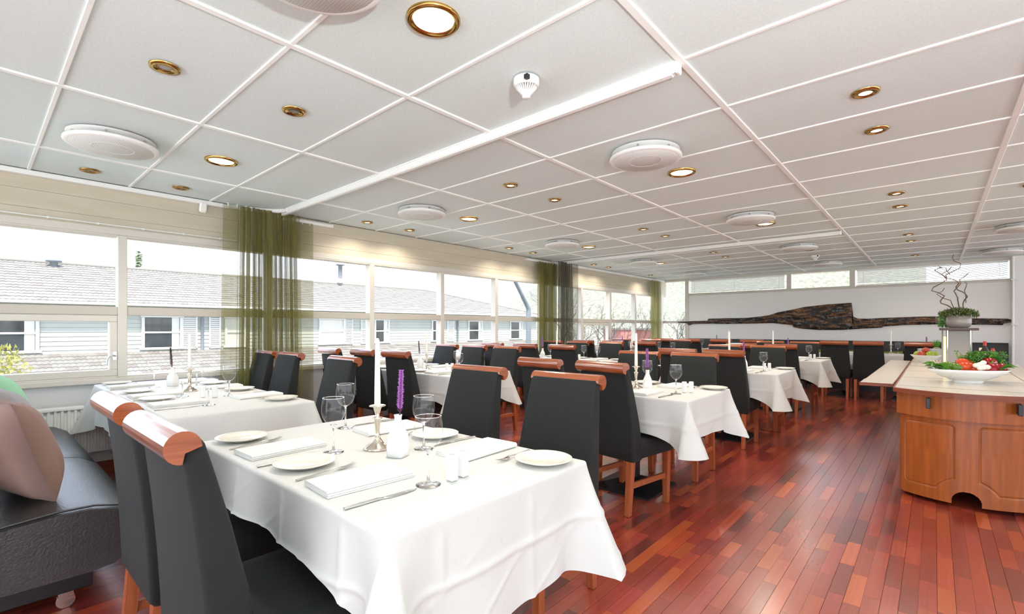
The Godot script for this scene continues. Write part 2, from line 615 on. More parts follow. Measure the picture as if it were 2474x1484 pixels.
# a glazed bay in the window wall between two posts, with a bar across and maybe a casement below
func window_bay(u0: float, u1: float, casement: bool, sill := 0.78, top := 1.985, bar := 1.342) -> void:
	window_count += 1
	var w := structure("window_%d" % window_count)
	var v0 := WALL_V - 0.09
	var v1 := WALL_V + 0.015
	slab(w, "post", Vector3(v0, sill, u1 - 0.032), Vector3(v1, top, u1 + 0.032), M.frame, 0.004)
	slab(w, "transom", Vector3(v0, bar - 0.036, u0 + 0.032), Vector3(v1 - 0.004, bar + 0.036, u1 - 0.032), M.frame_out, 0.004)
	slab(w, "head", Vector3(v0, top - 0.012, u0 + 0.032), Vector3(v1 - 0.004, top, u1 - 0.032), M.frame, 0.002)
	var lo := sill + 0.012
	slab(w, "foot_rail", Vector3(v0, sill, u0 + 0.032), Vector3(v1 - 0.004, lo, u1 - 0.032), M.frame, 0.002)
	var hb := bar - 0.036
	var g := 0.0
	if casement:
		g = 0.055
		var ca := u0 + 0.032
		var cb := u1 - 0.032
		slab(w, "casement_frame", Vector3(v0 + 0.02, lo, ca), Vector3(v1 - 0.01, lo + g, cb), M.frame, 0.005)
		slab(w, "casement_frame", Vector3(v0 + 0.02, hb - g, ca), Vector3(v1 - 0.01, hb, cb), M.frame, 0.005)
		slab(w, "casement_frame", Vector3(v0 + 0.02, lo + g, ca), Vector3(v1 - 0.01, hb - g, ca + g), M.frame, 0.005)
		slab(w, "casement_frame", Vector3(v0 + 0.02, lo + g, cb - g), Vector3(v1 - 0.01, hb - g, cb), M.frame, 0.005)
		var st := new_st()
		var hx := P(v1 - 0.01, lo + 0.17, cb - 0.02)
		tube(st, [hx, hx + Vector3(0.03, 0.0, 0.0), hx + Vector3(0.035, 0.008, 0.03), hx + Vector3(0.03, -0.02, 0.05), hx + Vector3(0.03, -0.07, 0.055)], [0.009, 0.008, 0.008, 0.007, 0.005], 8)
		box(st, hx, Vector3(0.008, 0.07, 0.025))
		part(w, "handle", commit(st, M.chrome))
	slab(w, "pane", Vector3(v0 + 0.03, bar + 0.03, u0 + 0.03), Vector3(v0 + 0.0305, top - 0.01, u1 - 0.03), M.pane)
	slab(w, "pane", Vector3(v0 + 0.03, lo + g - 0.002, u0 + 0.03 + g), Vector3(v0 + 0.0305, hb - g + 0.002, u1 - 0.03 - g), M.pane)

func build_walls() -> void:
	# the window wall: a low wall, glass, and a boarded band above
	var wl := structure("wall_left")
	slab(wl, "low_wall", Vector3(WALL_V - 0.2, 0, REAR_U - 0.2), Vector3(WALL_V, 0.735, END_U + 0.2), M.lower_wall)
	for k in 3:
		slab(wl, "band_board", Vector3(WALL_V - 0.2, 1.985 + 0.139 * k, REAR_U - 0.2), Vector3(WALL_V, 1.985 + 0.139 * (k + 1) - 0.0015, END_U + 0.2), M.spandrel, 0.0008)
	slab(wl, "window_sill", Vector3(WALL_V - 0.2, 0.735, REAR_U), Vector3(WALL_V + 0.035, 0.78, END_U), M.frame, 0.006)
	slab(wl, "window_lintel", Vector3(WALL_V - 0.02, 1.985, REAR_U), Vector3(WALL_V + 0.012, 2.045, END_U), M.frame, 0.004)
	var posts := [REAR_U, -1.45, -0.27, 0.86, 2.06, 3.275, 4.40, 5.51, 6.72, 7.95, 9.06, 10.2, 11.4]
	for i in posts.size() - 1:
		window_bay(posts[i], posts[i + 1], i == 2 or i == 9)
	slab(wl, "corner_post", Vector3(WALL_V - 0.1, 0.78, 11.43), Vector3(WALL_V + 0.02, 1.985, END_U), M.frame)
	# thin cord rail under the boarded band
	var st := new_st()
	tube(st, [P(WALL_V + 0.02, 2.062, -0.6), P(WALL_V + 0.02, 2.062, 1.75)], [0.005], 6)
	for k in 8: ball(st, P(WALL_V + 0.018, 2.062, -0.5 + 0.3 * k), Vector3(0.009, 0.011, 0.011), 6, 4)
	part(wl, "cord_rail", commit(st, M.white_paint))
	var bl := structure("baseboard_left")
	slab(bl, "board", Vector3(WALL_V, 0, REAR_U), Vector3(WALL_V + 0.018, 0.09, END_U), M.buffet_edge, 0.004)
	# the end wall: blank wall under a strip of windows, a tall pane in the corner
	var wb := structure("wall_back")
	slab(wb, "low_panel", Vector3(-4.55, 0, END_U), Vector3(1.02, 2.0, END_U + 0.2), M.wall)
	slab(wb, "high_panel", Vector3(1.0, 0, END_U - 0.06), Vector3(RIGHT_V, CEIL + 0.03, END_U + 0.2), M.wall)
	slab(wb, "corner_sill", Vector3(WALL_V, 0, END_U), Vector3(-4.55, 0.25, END_U + 0.2), M.wall)
	slab(wb, "window_lintel", Vector3(WALL_V, 2.355, END_U), Vector3(1.0, CEIL + 0.03, END_U + 0.2), M.frame)
	slab(wb, "window_ledge", Vector3(-4.55, 1.985, END_U - 0.03), Vector3(1.0, 2.012, END_U), M.frame, 0.004)
	slab(wb, "corner_post", Vector3(-4.62, 0, END_U - 0.02), Vector3(-4.53, 2.36, END_U + 0.1), M.frame, 0.004)
	window_count += 1
	var wc := structure("window_%d" % window_count)
	slab(wc, "transom", Vector3(WALL_V, 1.31, END_U - 0.01), Vector3(-4.62, 1.37, END_U + 0.08), M.frame, 0.004)
	slab(wc, "pane", Vector3(WALL_V, 1.37, END_U + 0.04), Vector3(-4.62, 2.355, END_U + 0.0405), M.pane)
	slab(wc, "pane", Vector3(WALL_V, 0.25, END_U + 0.04), Vector3(-4.62, 1.31, END_U + 0.0405), M.pane)
	var strip := [[-4.53, -2.40], [-2.32, -1.28], [-1.18, 0.96]]
	for k in 3:
		window_count += 1
		var w := structure("window_%d" % window_count)
		slab(w, "post", Vector3(strip[k][1], 2.012, END_U - 0.012), Vector3(strip[k][1] + 0.09, 2.36, END_U + 0.1), M.frame, 0.004)
		slab(w, "bottom_frame", Vector3(strip[k][0], 2.012, END_U), Vector3(strip[k][1], 2.04, END_U + 0.08), M.frame, 0.003)
		slab(w, "pane", Vector3(strip[k][0], 2.04, END_U + 0.05), Vector3(strip[k][1], 2.355, END_U + 0.0505), M.pane)
	# walls that the picture does not show: glazed behind and to the side, as the light on cloths and ceiling tells
	var wr := structure("wall_rear")
	slab(wr, "low_wall", Vector3(WALL_V - 0.2, 0, REAR_U - 0.2), Vector3(RIGHT_V + 0.2, 0.08, REAR_U), M.wall)
	slab(wr, "top_wall", Vector3(WALL_V - 0.2, 2.32, REAR_U - 0.2), Vector3(RIGHT_V + 0.2, CEIL + 0.03, REAR_U), M.wall)
	for k in 9:
		slab(wr, "post", Vector3(WALL_V + 1.2 * k, 0.08, REAR_U - 0.12), Vector3(WALL_V + 1.2 * k + 0.08, 2.32, REAR_U), M.frame)
	slab(wr, "pane", Vector3(WALL_V, 0.08, REAR_U - 0.08), Vector3(RIGHT_V, 2.32, REAR_U - 0.0795), M.pane)
	var wt := structure("wall_right")
	slab(wt, "low_wall", Vector3(RIGHT_V, 0, REAR_U - 0.2), Vector3(RIGHT_V + 0.2, 0.5, END_U + 0.2), M.wall)
	slab(wt, "top_wall", Vector3(RIGHT_V, 2.32, REAR_U - 0.2), Vector3(RIGHT_V + 0.2, CEIL + 0.03, END_U + 0.2), M.wall)
	for k in 12:
		slab(wt, "post", Vector3(RIGHT_V, 0.5, REAR_U + 1.2 * k), Vector3(RIGHT_V + 0.12, 2.32, REAR_U + 1.2 * k + 0.08), M.frame)
	slab(wt, "pane", Vector3(RIGHT_V + 0.08, 0.5, REAR_U), Vector3(RIGHT_V + 0.0805, 2.32, END_U), M.pane)
	# curtain track and edge trim under the ceiling
	var tr := structure("trim_1")
	slab(tr, "strip", Vector3(WALL_V, 2.362, REAR_U), Vector3(WALL_V + 0.05, CEIL, 1.7), M.white_paint, 0.004)
	var path := []
	for k in 9:
		var a := k / 8.0 * PI / 2
		path.append(P(WALL_V + 0.06 + 0.26 * (1.0 - cos(a)), 2.385, 1.66 + 0.45 * sin(a)))
	st = new_st()
	tube(st, path, [0.022], 8)
	part(tr, "curved_track", commit(st, M.white_paint))
	tr = structure("trim_2")
	slab(tr, "strip", Vector3(WALL_V, 2.34, 2.2), Vector3(WALL_V + 0.05, 2.375, 2.75), M.white_paint, 0.004)
	tr = structure("trim_3")
	slab(tr, "strip", Vector3(WALL_V, 2.34, 6.2), Vector3(WALL_V + 0.06, 2.37, 6.9), M.white_paint, 0.004)
	tr = structure("trim_4")
	slab(tr, "strip", Vector3(WALL_V, 2.352, 7.0), Vector3(WALL_V + 0.05, CEIL, END_U), M.white_paint, 0.004)

# ---------------------------------------------------------------- outside
func tile_shape(m: Material) -> ArrayMesh:
	# a double-roll roof tile 0.30 wide, 0.36 long, thick at its lower edge; x across, z down the slope
	var st := new_st(true)
	var up := []
	var dn := []
	for k in 9:
		var x := -0.15 + 0.3 * k / 8.0
		var y := 0.02 * absf(sin(PI * (k / 4.0)))
		up.append(Vector3(x, y, -0.18))
		dn.append(Vector3(x, y + 0.022, 0.19))
	loft(st, [up, dn], false, false)
	st.set_smooth_group(-1)
	for k in 8:
		quad(st, dn[k], dn[k] - Vector3(0, 0.024, 0), dn[k + 1] - Vector3(0, 0.024, 0), dn[k + 1])
	return commit(st, m)

# lays tiles on the slope from low (v, h) to high (v, h); u_end may shrink with height for a hip
func lay_tiles(parent: Node3D, low: Vector2, high: Vector2, u0: float, u1: float, hip: float, count_single: int) -> void:
	var run := high - low
	var rows := int(run.length() / 0.33)
	var ang := atan2(run.y, -run.x)
	var b := Basis(Vector3.UP, PI / 2) * Basis(Vector3.RIGHT, ang)
	var shapes := [tile_shape(M.roof_tile), tile_shape(M.roof_tile_b)]
	var put := []
	for r in rows:
		var t := (r + 0.5) / rows
		var c := low + run * t
		var u := u0 + 0.15
		while u < u1 - hip * t:
			put.append([P(c.x, c.y, u), (r * 7 + int(u * 13.0)) % 5 == 0])
			u += 0.3
	put.sort_custom(func(p, q): return p[0].length_squared() < q[0].length_squared())
	for kind in 2:
		var left := []
		for k in put.size():
			if int(put[k][1]) != kind: continue
			if k < count_single: part(parent, "roof_tile", shapes[kind], put[k][0], b)
			else: left.append(put[k][0])
		var mm := MultiMesh.new()
		mm.transform_format = MultiMesh.TRANSFORM_3D
		mm.mesh = shapes[kind]
		mm.instance_count = left.size()
		for k in left.size(): mm.set_instance_transform(k, Transform3D(b, left[k]))
		var o := MultiMeshInstance3D.new()
		o.name = "further_roof_tiles"
		o.multimesh = mm
		o.set_meta("kind", "stuff")
		parent.add_child(o, true)

func branch(st: SurfaceTool, p: Vector3, d: Vector3, l: float, r: float, depth: int) -> void:
	var pts := [p]
	var q := p
	var e := d
	for k in 3:
		e = (e + Vector3(rng.randf_range(-0.2, 0.2), rng.randf_range(-0.05, 0.2), rng.randf_range(-0.2, 0.2))).normalized()
		q += e * l / 3.0
		pts.append(q)
	tube(st, pts, [r, r * 0.85, r * 0.7, r * 0.55], 5, false)
	if depth <= 0: return
	for k in 3:
		var n := (e + Vector3(rng.randf_range(-0.9, 0.9), rng.randf_range(-0.3, 0.5), rng.randf_range(-0.9, 0.9))).normalized()
		branch(st, pts[3 if k == 0 else 2], n, l * rng.randf_range(0.6, 0.8), r * 0.55, depth - 1)

func build_outside() -> void:
	var g := structure("ground_outside")
	slab(g, "terrain", Vector3(-150, -3.3, -60), Vector3(60, -3.0, 160), M.ground_out)
	slab(g, "bounce_terrace", Vector3(RIGHT_V + 0.25, -0.3, -30), Vector3(40, -0.05, 20), M.bounce_terrace)  # unseen pale paving, added to bounce daylight up onto the ceiling
	slab(g, "bounce_terrace", Vector3(WALL_V - 3.0, -0.3, -30), Vector3(RIGHT_V + 0.25, -0.05, REAR_U - 0.25), M.bounce_terrace)
	# hillside beyond
	var st := new_st()
	var n := FastNoiseLite.new()
	n.seed = 5; n.frequency = 0.012
	var rows := []
	for i in 14:
		var row := []
		for j in 40:
			var a := lerpf(-0.5, 1.56, j / 39.0)
			var d := 75.0 + 9.0 * i
			var hh := -3.0 + 34.0 * smoothstep(0.0, 1.0, i / 13.0) * (0.1 + 0.9 * smoothstep(0.66, 1.08, a)) * (1.0 + 0.35 * n.get_noise_2d(j * 9.0, i * 9.0))
			row.append(P(-d * cos(a), hh, d * sin(a) + 10.0))
		rows.append(row)
	loft(st, rows, false, false)
	var hill := structure("hill")
	part(hill, "slope", commit(st, M.hill))
	# house across the yard: clapboard wall, windows, tiled roof
	var fv := -22.0
	var hs := thing("house", "long grey clapboard house with pale tiled roof across the yard", "house", P(fv, 0, 0))
	var base := P(fv, 0, 0)
	var wins := [[0, 90, 765, 848, 0], [345, 437, 766, 838, 0], [545, 592, 768, 835, 1], [772, 830, 773, 830, 1], [905, 938, 775, 827, 0], [1043, 1062, 776, 826, 0], [1131, 1163, 778, 823, 0], [1232, 1260, 780, 821, 0]]
	var board_n := 13
	for k in board_n:
		var h0 := 0.28 + k * 0.155
		st = new_st(false)
		# each board leans out at its foot
		var a0 := P(0, h0, -1.0)
		var a1 := P(0, h0, 27.6)
		var o := Vector3(0.018, 0, 0)
		var up := Vector3(-0.004, 0.155, 0)
		quad(st, a0 + o, a1 + o, a1 + up, a0 + up)
		quad(st, a0, a1, a1 + o, a0 + o)
		part(hs, "clapboard", commit(st, M.siding))
	st = new_st(false)
	box(st, P(-0.2, 0.5, 13.3), Vector3(0.36, 3.6, 28.6))
	part(hs, "wall_core", commit(st, M.siding))
	for wn in wins:
		var p0 := on_v(wn[0], wn[2], fv) - base
		var p1 := on_v(wn[1], wn[3], fv) - base
		var ua: float = -p0.z
		var ub: float = -p1.z
		var hb: float = 0.45
		var ht: float = 1.6
		if wn[0] == 0: ua = ub - 1.4
		var wp := Node3D.new()
		wp.name = "house_window"
		hs.add_child(wp, true)
		slab(wp, "glass_dark" if wn[4] == 0 else "drawn_curtain", Vector3(0.0, hb, ua), Vector3(0.03, ht, ub), M.out_glass if wn[4] == 0 else M.out_curtain)
		st = new_st(false)
		var m := (ua + ub) * 0.5
		box(st, P(0.05, hb - 0.03, m), Vector3(0.1, 0.08, ub - ua + 0.2))
		box(st, P(0.04, ht + 0.03, m), Vector3(0.08, 0.08, ub - ua + 0.16))
		box(st, P(0.04, (hb + ht) * 0.5, ua), Vector3(0.08, ht - hb, 0.09))
		box(st, P(0.04, (hb + ht) * 0.5, ub), Vector3(0.08, ht - hb, 0.09))
		box(st, P(0.045, (hb + ht) * 0.5, m), Vector3(0.06, 0.06, ub - ua))
		part(wp, "window_frame", commit(st, M.out_white))
		if wn[4] == 0 and ub - ua > 0.5:
			slab(wp, "half_curtain", Vector3(0.025, hb, ub - 0.3), Vector3(0.035, ht, ub - 0.06), M.out_curtain)
	for sx in [[440, 474], [506, 531], [833, 850], [872, 888], [1080, 1095]]:
		var u_a: float = -on_v(sx[0], 790, fv).z
		var u_b: float = -on_v(sx[1], 790, fv).z
		var sh := Node3D.new()
		sh.name = "shutter"
		hs.add_child(sh, true)
		st = new_st(false)
		box(st, P(0.04, 1.02, u_a), Vector3(0.05, 1.25, 0.06))
		box(st, P(0.04, 1.02, u_b), Vector3(0.05, 1.25, 0.06))
		box(st, P(0.04, 1.66, (u_a + u_b) * 0.5), Vector3(0.05, 0.06, u_b - u_a))
		box(st, P(0.04, 0.4, (u_a + u_b) * 0.5), Vector3(0.05, 0.06, u_b - u_a))
		part(sh, "shutter_frame", commit(st, M.out_white))
		st = new_st(false)
		for k in 15:
			box(st, P(0.035, 0.47 + k * 0.078, (u_a + u_b) * 0.5), Vector3(0.04, 0.055, u_b - u_a), Basis(Vector3(0, 0, 1), 0.5))
		part(sh, "louvres", commit(st, M.out_white))
	for px in [487, 1104]:
		var ud: float = -on_v(px, 790, fv).z
		st = new_st()
		tube(st, [P(0.35, 1.95, ud), P(0.3, 1.75, ud), P(0.08, 1.6, ud), P(0.08, 0.2, ud)], [0.06], 8)
		part(hs, "drainpipe", commit(st, M.pipe_out))
	slab(hs, "gutter", Vector3(0.42, 1.98, -1), Vector3(0.56, 2.08, 27.8), M.out_white, 0.02)
	var rf := Node3D.new()
	rf.name = "roof"
	hs.add_child(rf)
	st = new_st(false)
	var e0 := P(0.45, 2.04, -1.0)
	var e1 := P(0.45, 2.04, 27.9)
	var r0 := P(-4.5, 3.72, -1.0)
	var r1 := P(-4.5, 3.72, 20.9)
	quad(st, e0, e1, r1, r0)
	tri(st, e1, P(-9.0, 2.04, 27.9), r1)
	part(rf, "roof_deck", commit(st, M.roof_tile_b))
	lay_tiles_on(rf, Vector2(0.45, 2.08), Vector2(-4.5, 3.76), -1.0, 27.9, 7.0, 300)
	st = new_st()
	tube(st, [r0 + Vector3(0, 0.06, 0), r1 + Vector3(0, 0.06, 0), e1 + Vector3(0, 0.06, 0)], [0.1], 8)
	part(rf, "ridge_cap", commit(st, M.roof_tile))
	for px in [130, 822]:
		var vp := on_v(px, 660, fv - 4.0) - base
		st = new_st()
		lathe(st, [Vector2(0.12, -0.3), Vector2(0.12, 0.42), Vector2(0.24, 0.44), Vector2(0.24, 0.52), Vector2(0.0, 0.55)], 12, vp)
		part(rf, "vent_pipe", commit(st, M.pipe_out))
	# lower roof in front of that house
	var an := thing("annex_roof", "low pale tiled roof below the clapboard house wall", "roof", P(fv, 0, 0))
	st = new_st(false)
	quad(st, P(4.6, -1.03, -1.0), P(4.6, -1.03, 27.6), P(0, 0.28, 27.6), P(0, 0.28, -1.0))
	box(st, P(2.4, -1.9, 13.3), Vector3(4.0, 1.4, 28.4))
	part(an, "roof_deck", commit(st, M.roof_tile_b))
	lay_tiles_on(an, Vector2(4.6, -1.0), Vector2(0.02, 0.31), -1.0, 27.6, 0.0, 300)
	# shrub, trees, lamp post, far shed
	var sb := thing("shrub", "yellow-green leafy shrub outside below the casement window", "shrub", P(-9.0, -3.0, 0.2))
	st = new_st()
	tube(st, [Vector3(0, 0, 0), Vector3(0.05, 2.0, 0), Vector3(0, 3.4, 0)], [0.08, 0.05, 0.02], 6)
	part(sb, "trunk", commit(st, M.bark))
	st = new_st(false)
	for k in 5200:
		var hgt := rng.randf_range(0.4, 3.95)
		var rad := 0.62 * sqrt(maxf(0.02, 1.0 - pow((hgt - 2.0) / 2.05, 2))) * sqrt(rng.randf())
		var an2 := rng.randf() * TAU
		var c := Vector3(cos(an2) * rad, hgt, sin(an2) * rad)
		var bs := Basis.from_euler(Vector3(rng.randf() * TAU, rng.randf() * TAU, 0))
		tri(st, c + bs * Vector3(-0.018, 0, 0), c + bs * Vector3(0.018, 0, 0), c + bs * Vector3(0, 0.06, 0))
	part(sb, "foliage", commit(st, M.leaf_yellow)).set_meta("kind", "stuff")
	for k in 5:
		var where: Vector3 = [P(-13, -3, 17.5), P(-12, -3, 23), P(-17, -3, 28), P(-12.5, -3, 32), P(-45, -3, 30)][k]
		var tr := thing("bare_tree", "leafless grey tree standing beyond the windows", "tree", where, 0.0, "bare trees in the yard")
		st = new_st()
		branch(st, Vector3.ZERO, Vector3.UP, 2.4 if k < 4 else 4.0, 0.11, 5)
		part(tr, "trunk_and_branches", commit(st, M.bark))
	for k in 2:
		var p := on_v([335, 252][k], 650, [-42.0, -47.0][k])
		var cf := thing("conifer", ["taller haze-paled conifer beyond the house roof", "shorter haze-paled conifer beyond the house roof"][k], "tree", Vector3(p.x, -3.0, p.z))
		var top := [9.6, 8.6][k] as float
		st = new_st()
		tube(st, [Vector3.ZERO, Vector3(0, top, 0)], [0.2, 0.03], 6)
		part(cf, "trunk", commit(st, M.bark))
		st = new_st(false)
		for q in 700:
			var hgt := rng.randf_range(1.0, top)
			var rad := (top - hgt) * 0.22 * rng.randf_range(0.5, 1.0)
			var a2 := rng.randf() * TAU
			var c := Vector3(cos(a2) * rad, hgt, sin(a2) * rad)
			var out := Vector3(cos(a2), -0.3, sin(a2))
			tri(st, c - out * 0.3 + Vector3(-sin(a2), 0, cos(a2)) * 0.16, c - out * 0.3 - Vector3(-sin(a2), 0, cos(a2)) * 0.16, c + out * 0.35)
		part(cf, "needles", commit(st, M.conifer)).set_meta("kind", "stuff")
	var lp := thing("lamp_post", "grey steel lamp post with bent top outside the windows", "lamp post", P(-7.4, -3.0, 8.97))
	st = new_st()
	var k0 := on_v(1277, 745, -7.4) - lp.position
	var k1 := on_v(1243, 676, -7.4) - lp.position
	tube(st, [Vector3(k0.x, 0, k0.z), Vector3(k0.x, k0.y - 0.12, k0.z), k0, k0.lerp(k1, 0.2), k1, k1 + (k1 - k0) * 0.8], [0.07, 0.065, 0.06, 0.055, 0.05, 0.045], 10)
	part(lp, "pole", commit(st, M.pipe_out))
	for k in 2:
		var sp := on_u([1522, 1578][k], 806, [62.0, 66.0][k])
		var shd := thing("shed", ["long red shed far beyond the windows", "short red shed far beyond the windows"][k], "shed", Vector3(sp.x, -3.0, sp.z))
		slab(shd, "wall", Vector3(-3.4, 0, -1.5), Vector3(-0.6 + k, 3.9, 1.5), M.brick_red)
		slab(shd, "roof", Vector3(-3.7, 3.9, -1.8), Vector3(-0.4 + k, 4.15, 1.8), M.roof_tile)

func lay_tiles_on(parent: Node3D, low: Vector2, high: Vector2, u0: float, u1: float, hip: float, n: int) -> void:
	lay_tiles(parent, low, high, u0, u1, hip, n)

# ---------------------------------------------------------------- curtains
# cloth hung along the window wall from u0 to u1; flat parts are one layer, the gathered part is pleated
func curtain_shape(u0: float, u1: float, sheer_a: float, sheer_b: float, pleat: float, depth: float, top: float, bot: float, flare: float, m: Material) -> ArrayMesh:
	var path := []      # (u, v offset, length along the cloth)
	var along := 0.0
	var last := Vector2(u0, 0.0)
	var total := u1 - u0
	var steps := 520
	for k in steps + 1:
		var t := float(k) / steps
		var u := u0 + total * t
		var inner := smoothstep(sheer_a, sheer_a + 0.04, u - u0) * smoothstep(sheer_b, sheer_b + 0.04, u1 - u)
		var ph := (u - u0) / pleat * TAU
		var off := (0.12 + 0.88 * inner) * depth * sin(ph + 0.9 * sin(u * 23.0)) * (0.7 + 0.3 * sin(u * 41.0))
		var uu := u + inner * pleat * 0.42 * sin(2.0 * ph)
		along += Vector2(uu, off).distance_to(last)
		last = Vector2(uu, off)
		path.append(Vector3(uu, off, along))
	var st := new_st()
	var rows := 14
	for i in rows:
		var q := []
		for e in 2:
			var t := float(i + e) / rows
			var row := []
			for p in path:
				var g := 0.55 + 0.45 * smoothstep(0.0, 0.25, t)
				var uc := (u0 + u1) * 0.5
				row.append([P(p.y * g, lerpf(top, bot, t), uc + (p.x - uc) * (1.0 + flare * t)), Vector2(p.z / 0.34, lerpf(top, bot, t) / 0.34)])
			q.append(row)
		for j in path.size() - 1:
			for c in [q[0][j], q[1][j], q[1][j + 1], q[0][j], q[1][j + 1], q[0][j + 1]]:
				st.set_uv(c[1])
				st.add_vertex(c[0])
	return commit(st, m)

func build_curtains() -> void:
	var list := [
		[1.58, 2.31, 0.12, 0.03, 0.05, 0.062, 2.378, 0.06, 0.10, -5.03, "curtain", "gathered olive sheer curtain beside the table by the sofa"],
		[2.26, 2.50, 0.0, 0.20, 0.09, 0.02, 2.34, 0.06, 0.05, -5.13, "curtain", "narrow flat olive sheer curtain behind the gathered one"],
		[6.42, 6.98, 0.02, 0.02, 0.055, 0.06, 2.34, 0.06, 0.05, -5.09, "curtain", "olive sheer curtain beside the charcoal curtain"],
		[6.88, 7.5, 0.02, 0.22, 0.06, 0.05, 2.375, 0.06, 0.03, -4.98, "curtain_dark", "charcoal sheer curtain hanging between two window bays"],
		[10.75, 11.36, 0.04, 0.04, 0.06, 0.06, 2.345, 0.06, 0.10, -5.09, "curtain_light", "olive curtain in the corner by the tall end pane"]]
	for c in list:
		var um: float = (c[0] + c[1]) * 0.5
		var t := thing("curtain", c[11], "curtain", P(c[9], 0, um), 0.0, "window curtains")
		part(t, "cloth", curtain_shape(c[0] - um, c[1] - um, c[2], c[3], c[4], c[5], c[6], c[7], c[8], M[c[10]]))
		var st := new_st()
		for k in int((c[1] - c[0]) / 0.08):
			var x: float = c[0] - um + 0.04 + 0.08 * k
			tube(st, [P(0, c[6] - 0.02, x), P(0, c[6] + 0.012, x)], [0.004], 5)
		part(t, "glider_hooks", commit(st, M.white_paint))

# ---------------------------------------------------------------- ceiling fittings
func build_fittings() -> void:
	var warm := Color(1.0, 0.95, 0.88)
	var st := new_st()
	lathe(st, [Vector2(0.078, 0.004), Vector2(0.082, -0.001), Vector2(0.09, -0.007), Vector2(0.1, -0.006), Vector2(0.105, 0.0), Vector2(0.105, 0.012)], 36)
	var ring_big := commit(st, M.brass)
	st = new_st()
	lathe(st, [Vector2(0.0, -0.004), Vector2(0.05, -0.003), Vector2(0.079, 0.003)], 28)
	var lens_big := commit(st, M.lamp_on)
	var n := 0
	var ord := ["first", "second", "third", "fourth", "fifth", "sixth"]
	for v in [-1.47, -3.86]:
		for k in 4:
			var u := 1.2 + 2.45 * k
			var d := thing("downlight", "round brass downlight, %s along the ceiling row above the %s tables" % [ord[k], "aisle" if v > -2 else "window"], "ceiling lamp", P(v, CEIL, u), 0.0, "large round downlights")
			part(d, "ring", ring_big)
			part(d, "lens", lens_big)
			lamp_down(d, Vector3(0, -0.02, 0), 1.25, warm, 0.07)
	var d9 := thing("downlight", "round brass downlight above the salad buffet", "ceiling lamp", P(0.66, CEIL, 5.9), 0.0, "large round downlights")
	part(d9, "ring", ring_big)
	part(d9, "lens", lens_big)
	lamp_down(d9, Vector3(0, -0.02, 0), 1.25, warm, 0.07)
	st = new_st()
	lathe(st, [Vector2(0.028, 0.01), Vector2(0.031, -0.004), Vector2(0.037, -0.001), Vector2(0.041, -0.006), Vector2(0.06, -0.004), Vector2(0.062, 0.004)], 28)
	var ring_small := commit(st, M.brass)
	st = new_st()
	lathe(st, [Vector2(0.0, 0.002), Vector2(0.03, 0.0)], 20)
	var lens_on := commit(st, M.lamp_on)
	var st2 := new_st()
	lathe(st2, [Vector2(0.0, 0.006), Vector2(0.018, 0.002), Vector2(0.03, 0.003)], 20)
	var lens_off := commit(st2, M.lamp_off)
	var spots := [[-2.665, 0.595, 0], [-2.665, 1.19, 0], [-4.85, 0.605, 0], [-4.86, 1.2, 0], [-2.685, 3.02, 1], [-2.68, 3.64, 1], [-4.855, 3.0, 1], [-4.855, 3.59, 1], [-4.83, 5.4, 1], [-4.83, 5.98, 1],
		[-2.67, 5.45, 1], [-2.65, 6.04, 1], [-4.87, 7.87, 1], [-4.86, 8.4, 1], [-4.87, 10.3, 1], [-2.66, 7.88, 1], [-2.66, 8.48, 1], [-0.265, 3.03, 1], [-0.264, 3.65, 1], [-0.256, 5.49, 1], [-0.255, 6.1, 1], [-0.25, 8.02, 1], [-0.245, 8.62, 1], [-0.24, 10.4, 1]]
	var seen_in_row := {}
	for s in spots:
		var row: String = "over the aisle" if s[0] > -1 else ("between aisle and window tables" if s[0] > -4 else "along the windows")
		seen_in_row[row] = seen_in_row.get(row, 0) + 1
		var d := thing("spotlight", "%s small brass ceiling spotlight, %s from the sofa end, %s" % ["lit" if s[2] else "unlit", ["first", "second", "third", "fourth", "fifth", "sixth", "seventh", "eighth", "ninth"][seen_in_row[row] - 1], row], "spotlight", P(s[0], CEIL, s[1]), 0.0, "%s small spotlights %s" % ["lit" if s[2] else "unlit", row])
		part(d, "ring", ring_small)
		part(d, "lens", lens_on if s[2] else lens_off)
		if s[2]: lamp_down(d, Vector3(0, -0.02, 0), 0.38, warm, 0.03)
	# round air diffusers
	st = new_st()
	lathe(st, [Vector2(0.13, -0.035), Vector2(0.15, 0.0)], 36)
	lathe(st, [Vector2(0.21, -0.008), Vector2(0.225, 0.0)], 36)
	lathe(st, [Vector2(0.0, -0.006), Vector2(0.21, -0.008)], 36)
	var vent_base := commit(st, M.white_paint)
	st = new_st()
	lathe(st, [Vector2(0.0, -0.055), Vector2(0.11, -0.056), Vector2(0.115, -0.058), Vector2(0.215, -0.058), Vector2(0.232, -0.056), Vector2(0.24, -0.048), Vector2(0.238, -0.036), Vector2(0.225, -0.032), Vector2(0.0, -0.032)], 48)
	var vent_disc := commit(st, M.white_paint)
	st = new_st()
	lathe(st, [Vector2(0.0, -0.0595), Vector2(0.21, -0.0605), Vector2(0.212, -0.058)], 48)
	var vent_mesh := commit(st, M.vent_mesh)
	st = new_st()
	lathe(st, [Vector2(0.104, -0.0598), Vector2(0.107, -0.062), Vector2(0.11, -0.0598)], 48)
	var vent_rings := commit(st, M.grid)
	st = new_st()
	box(st, Vector3.ZERO, Vector3(0.012, 0.03, 0.012))
	var vent_clips := commit(st, M.chrome)
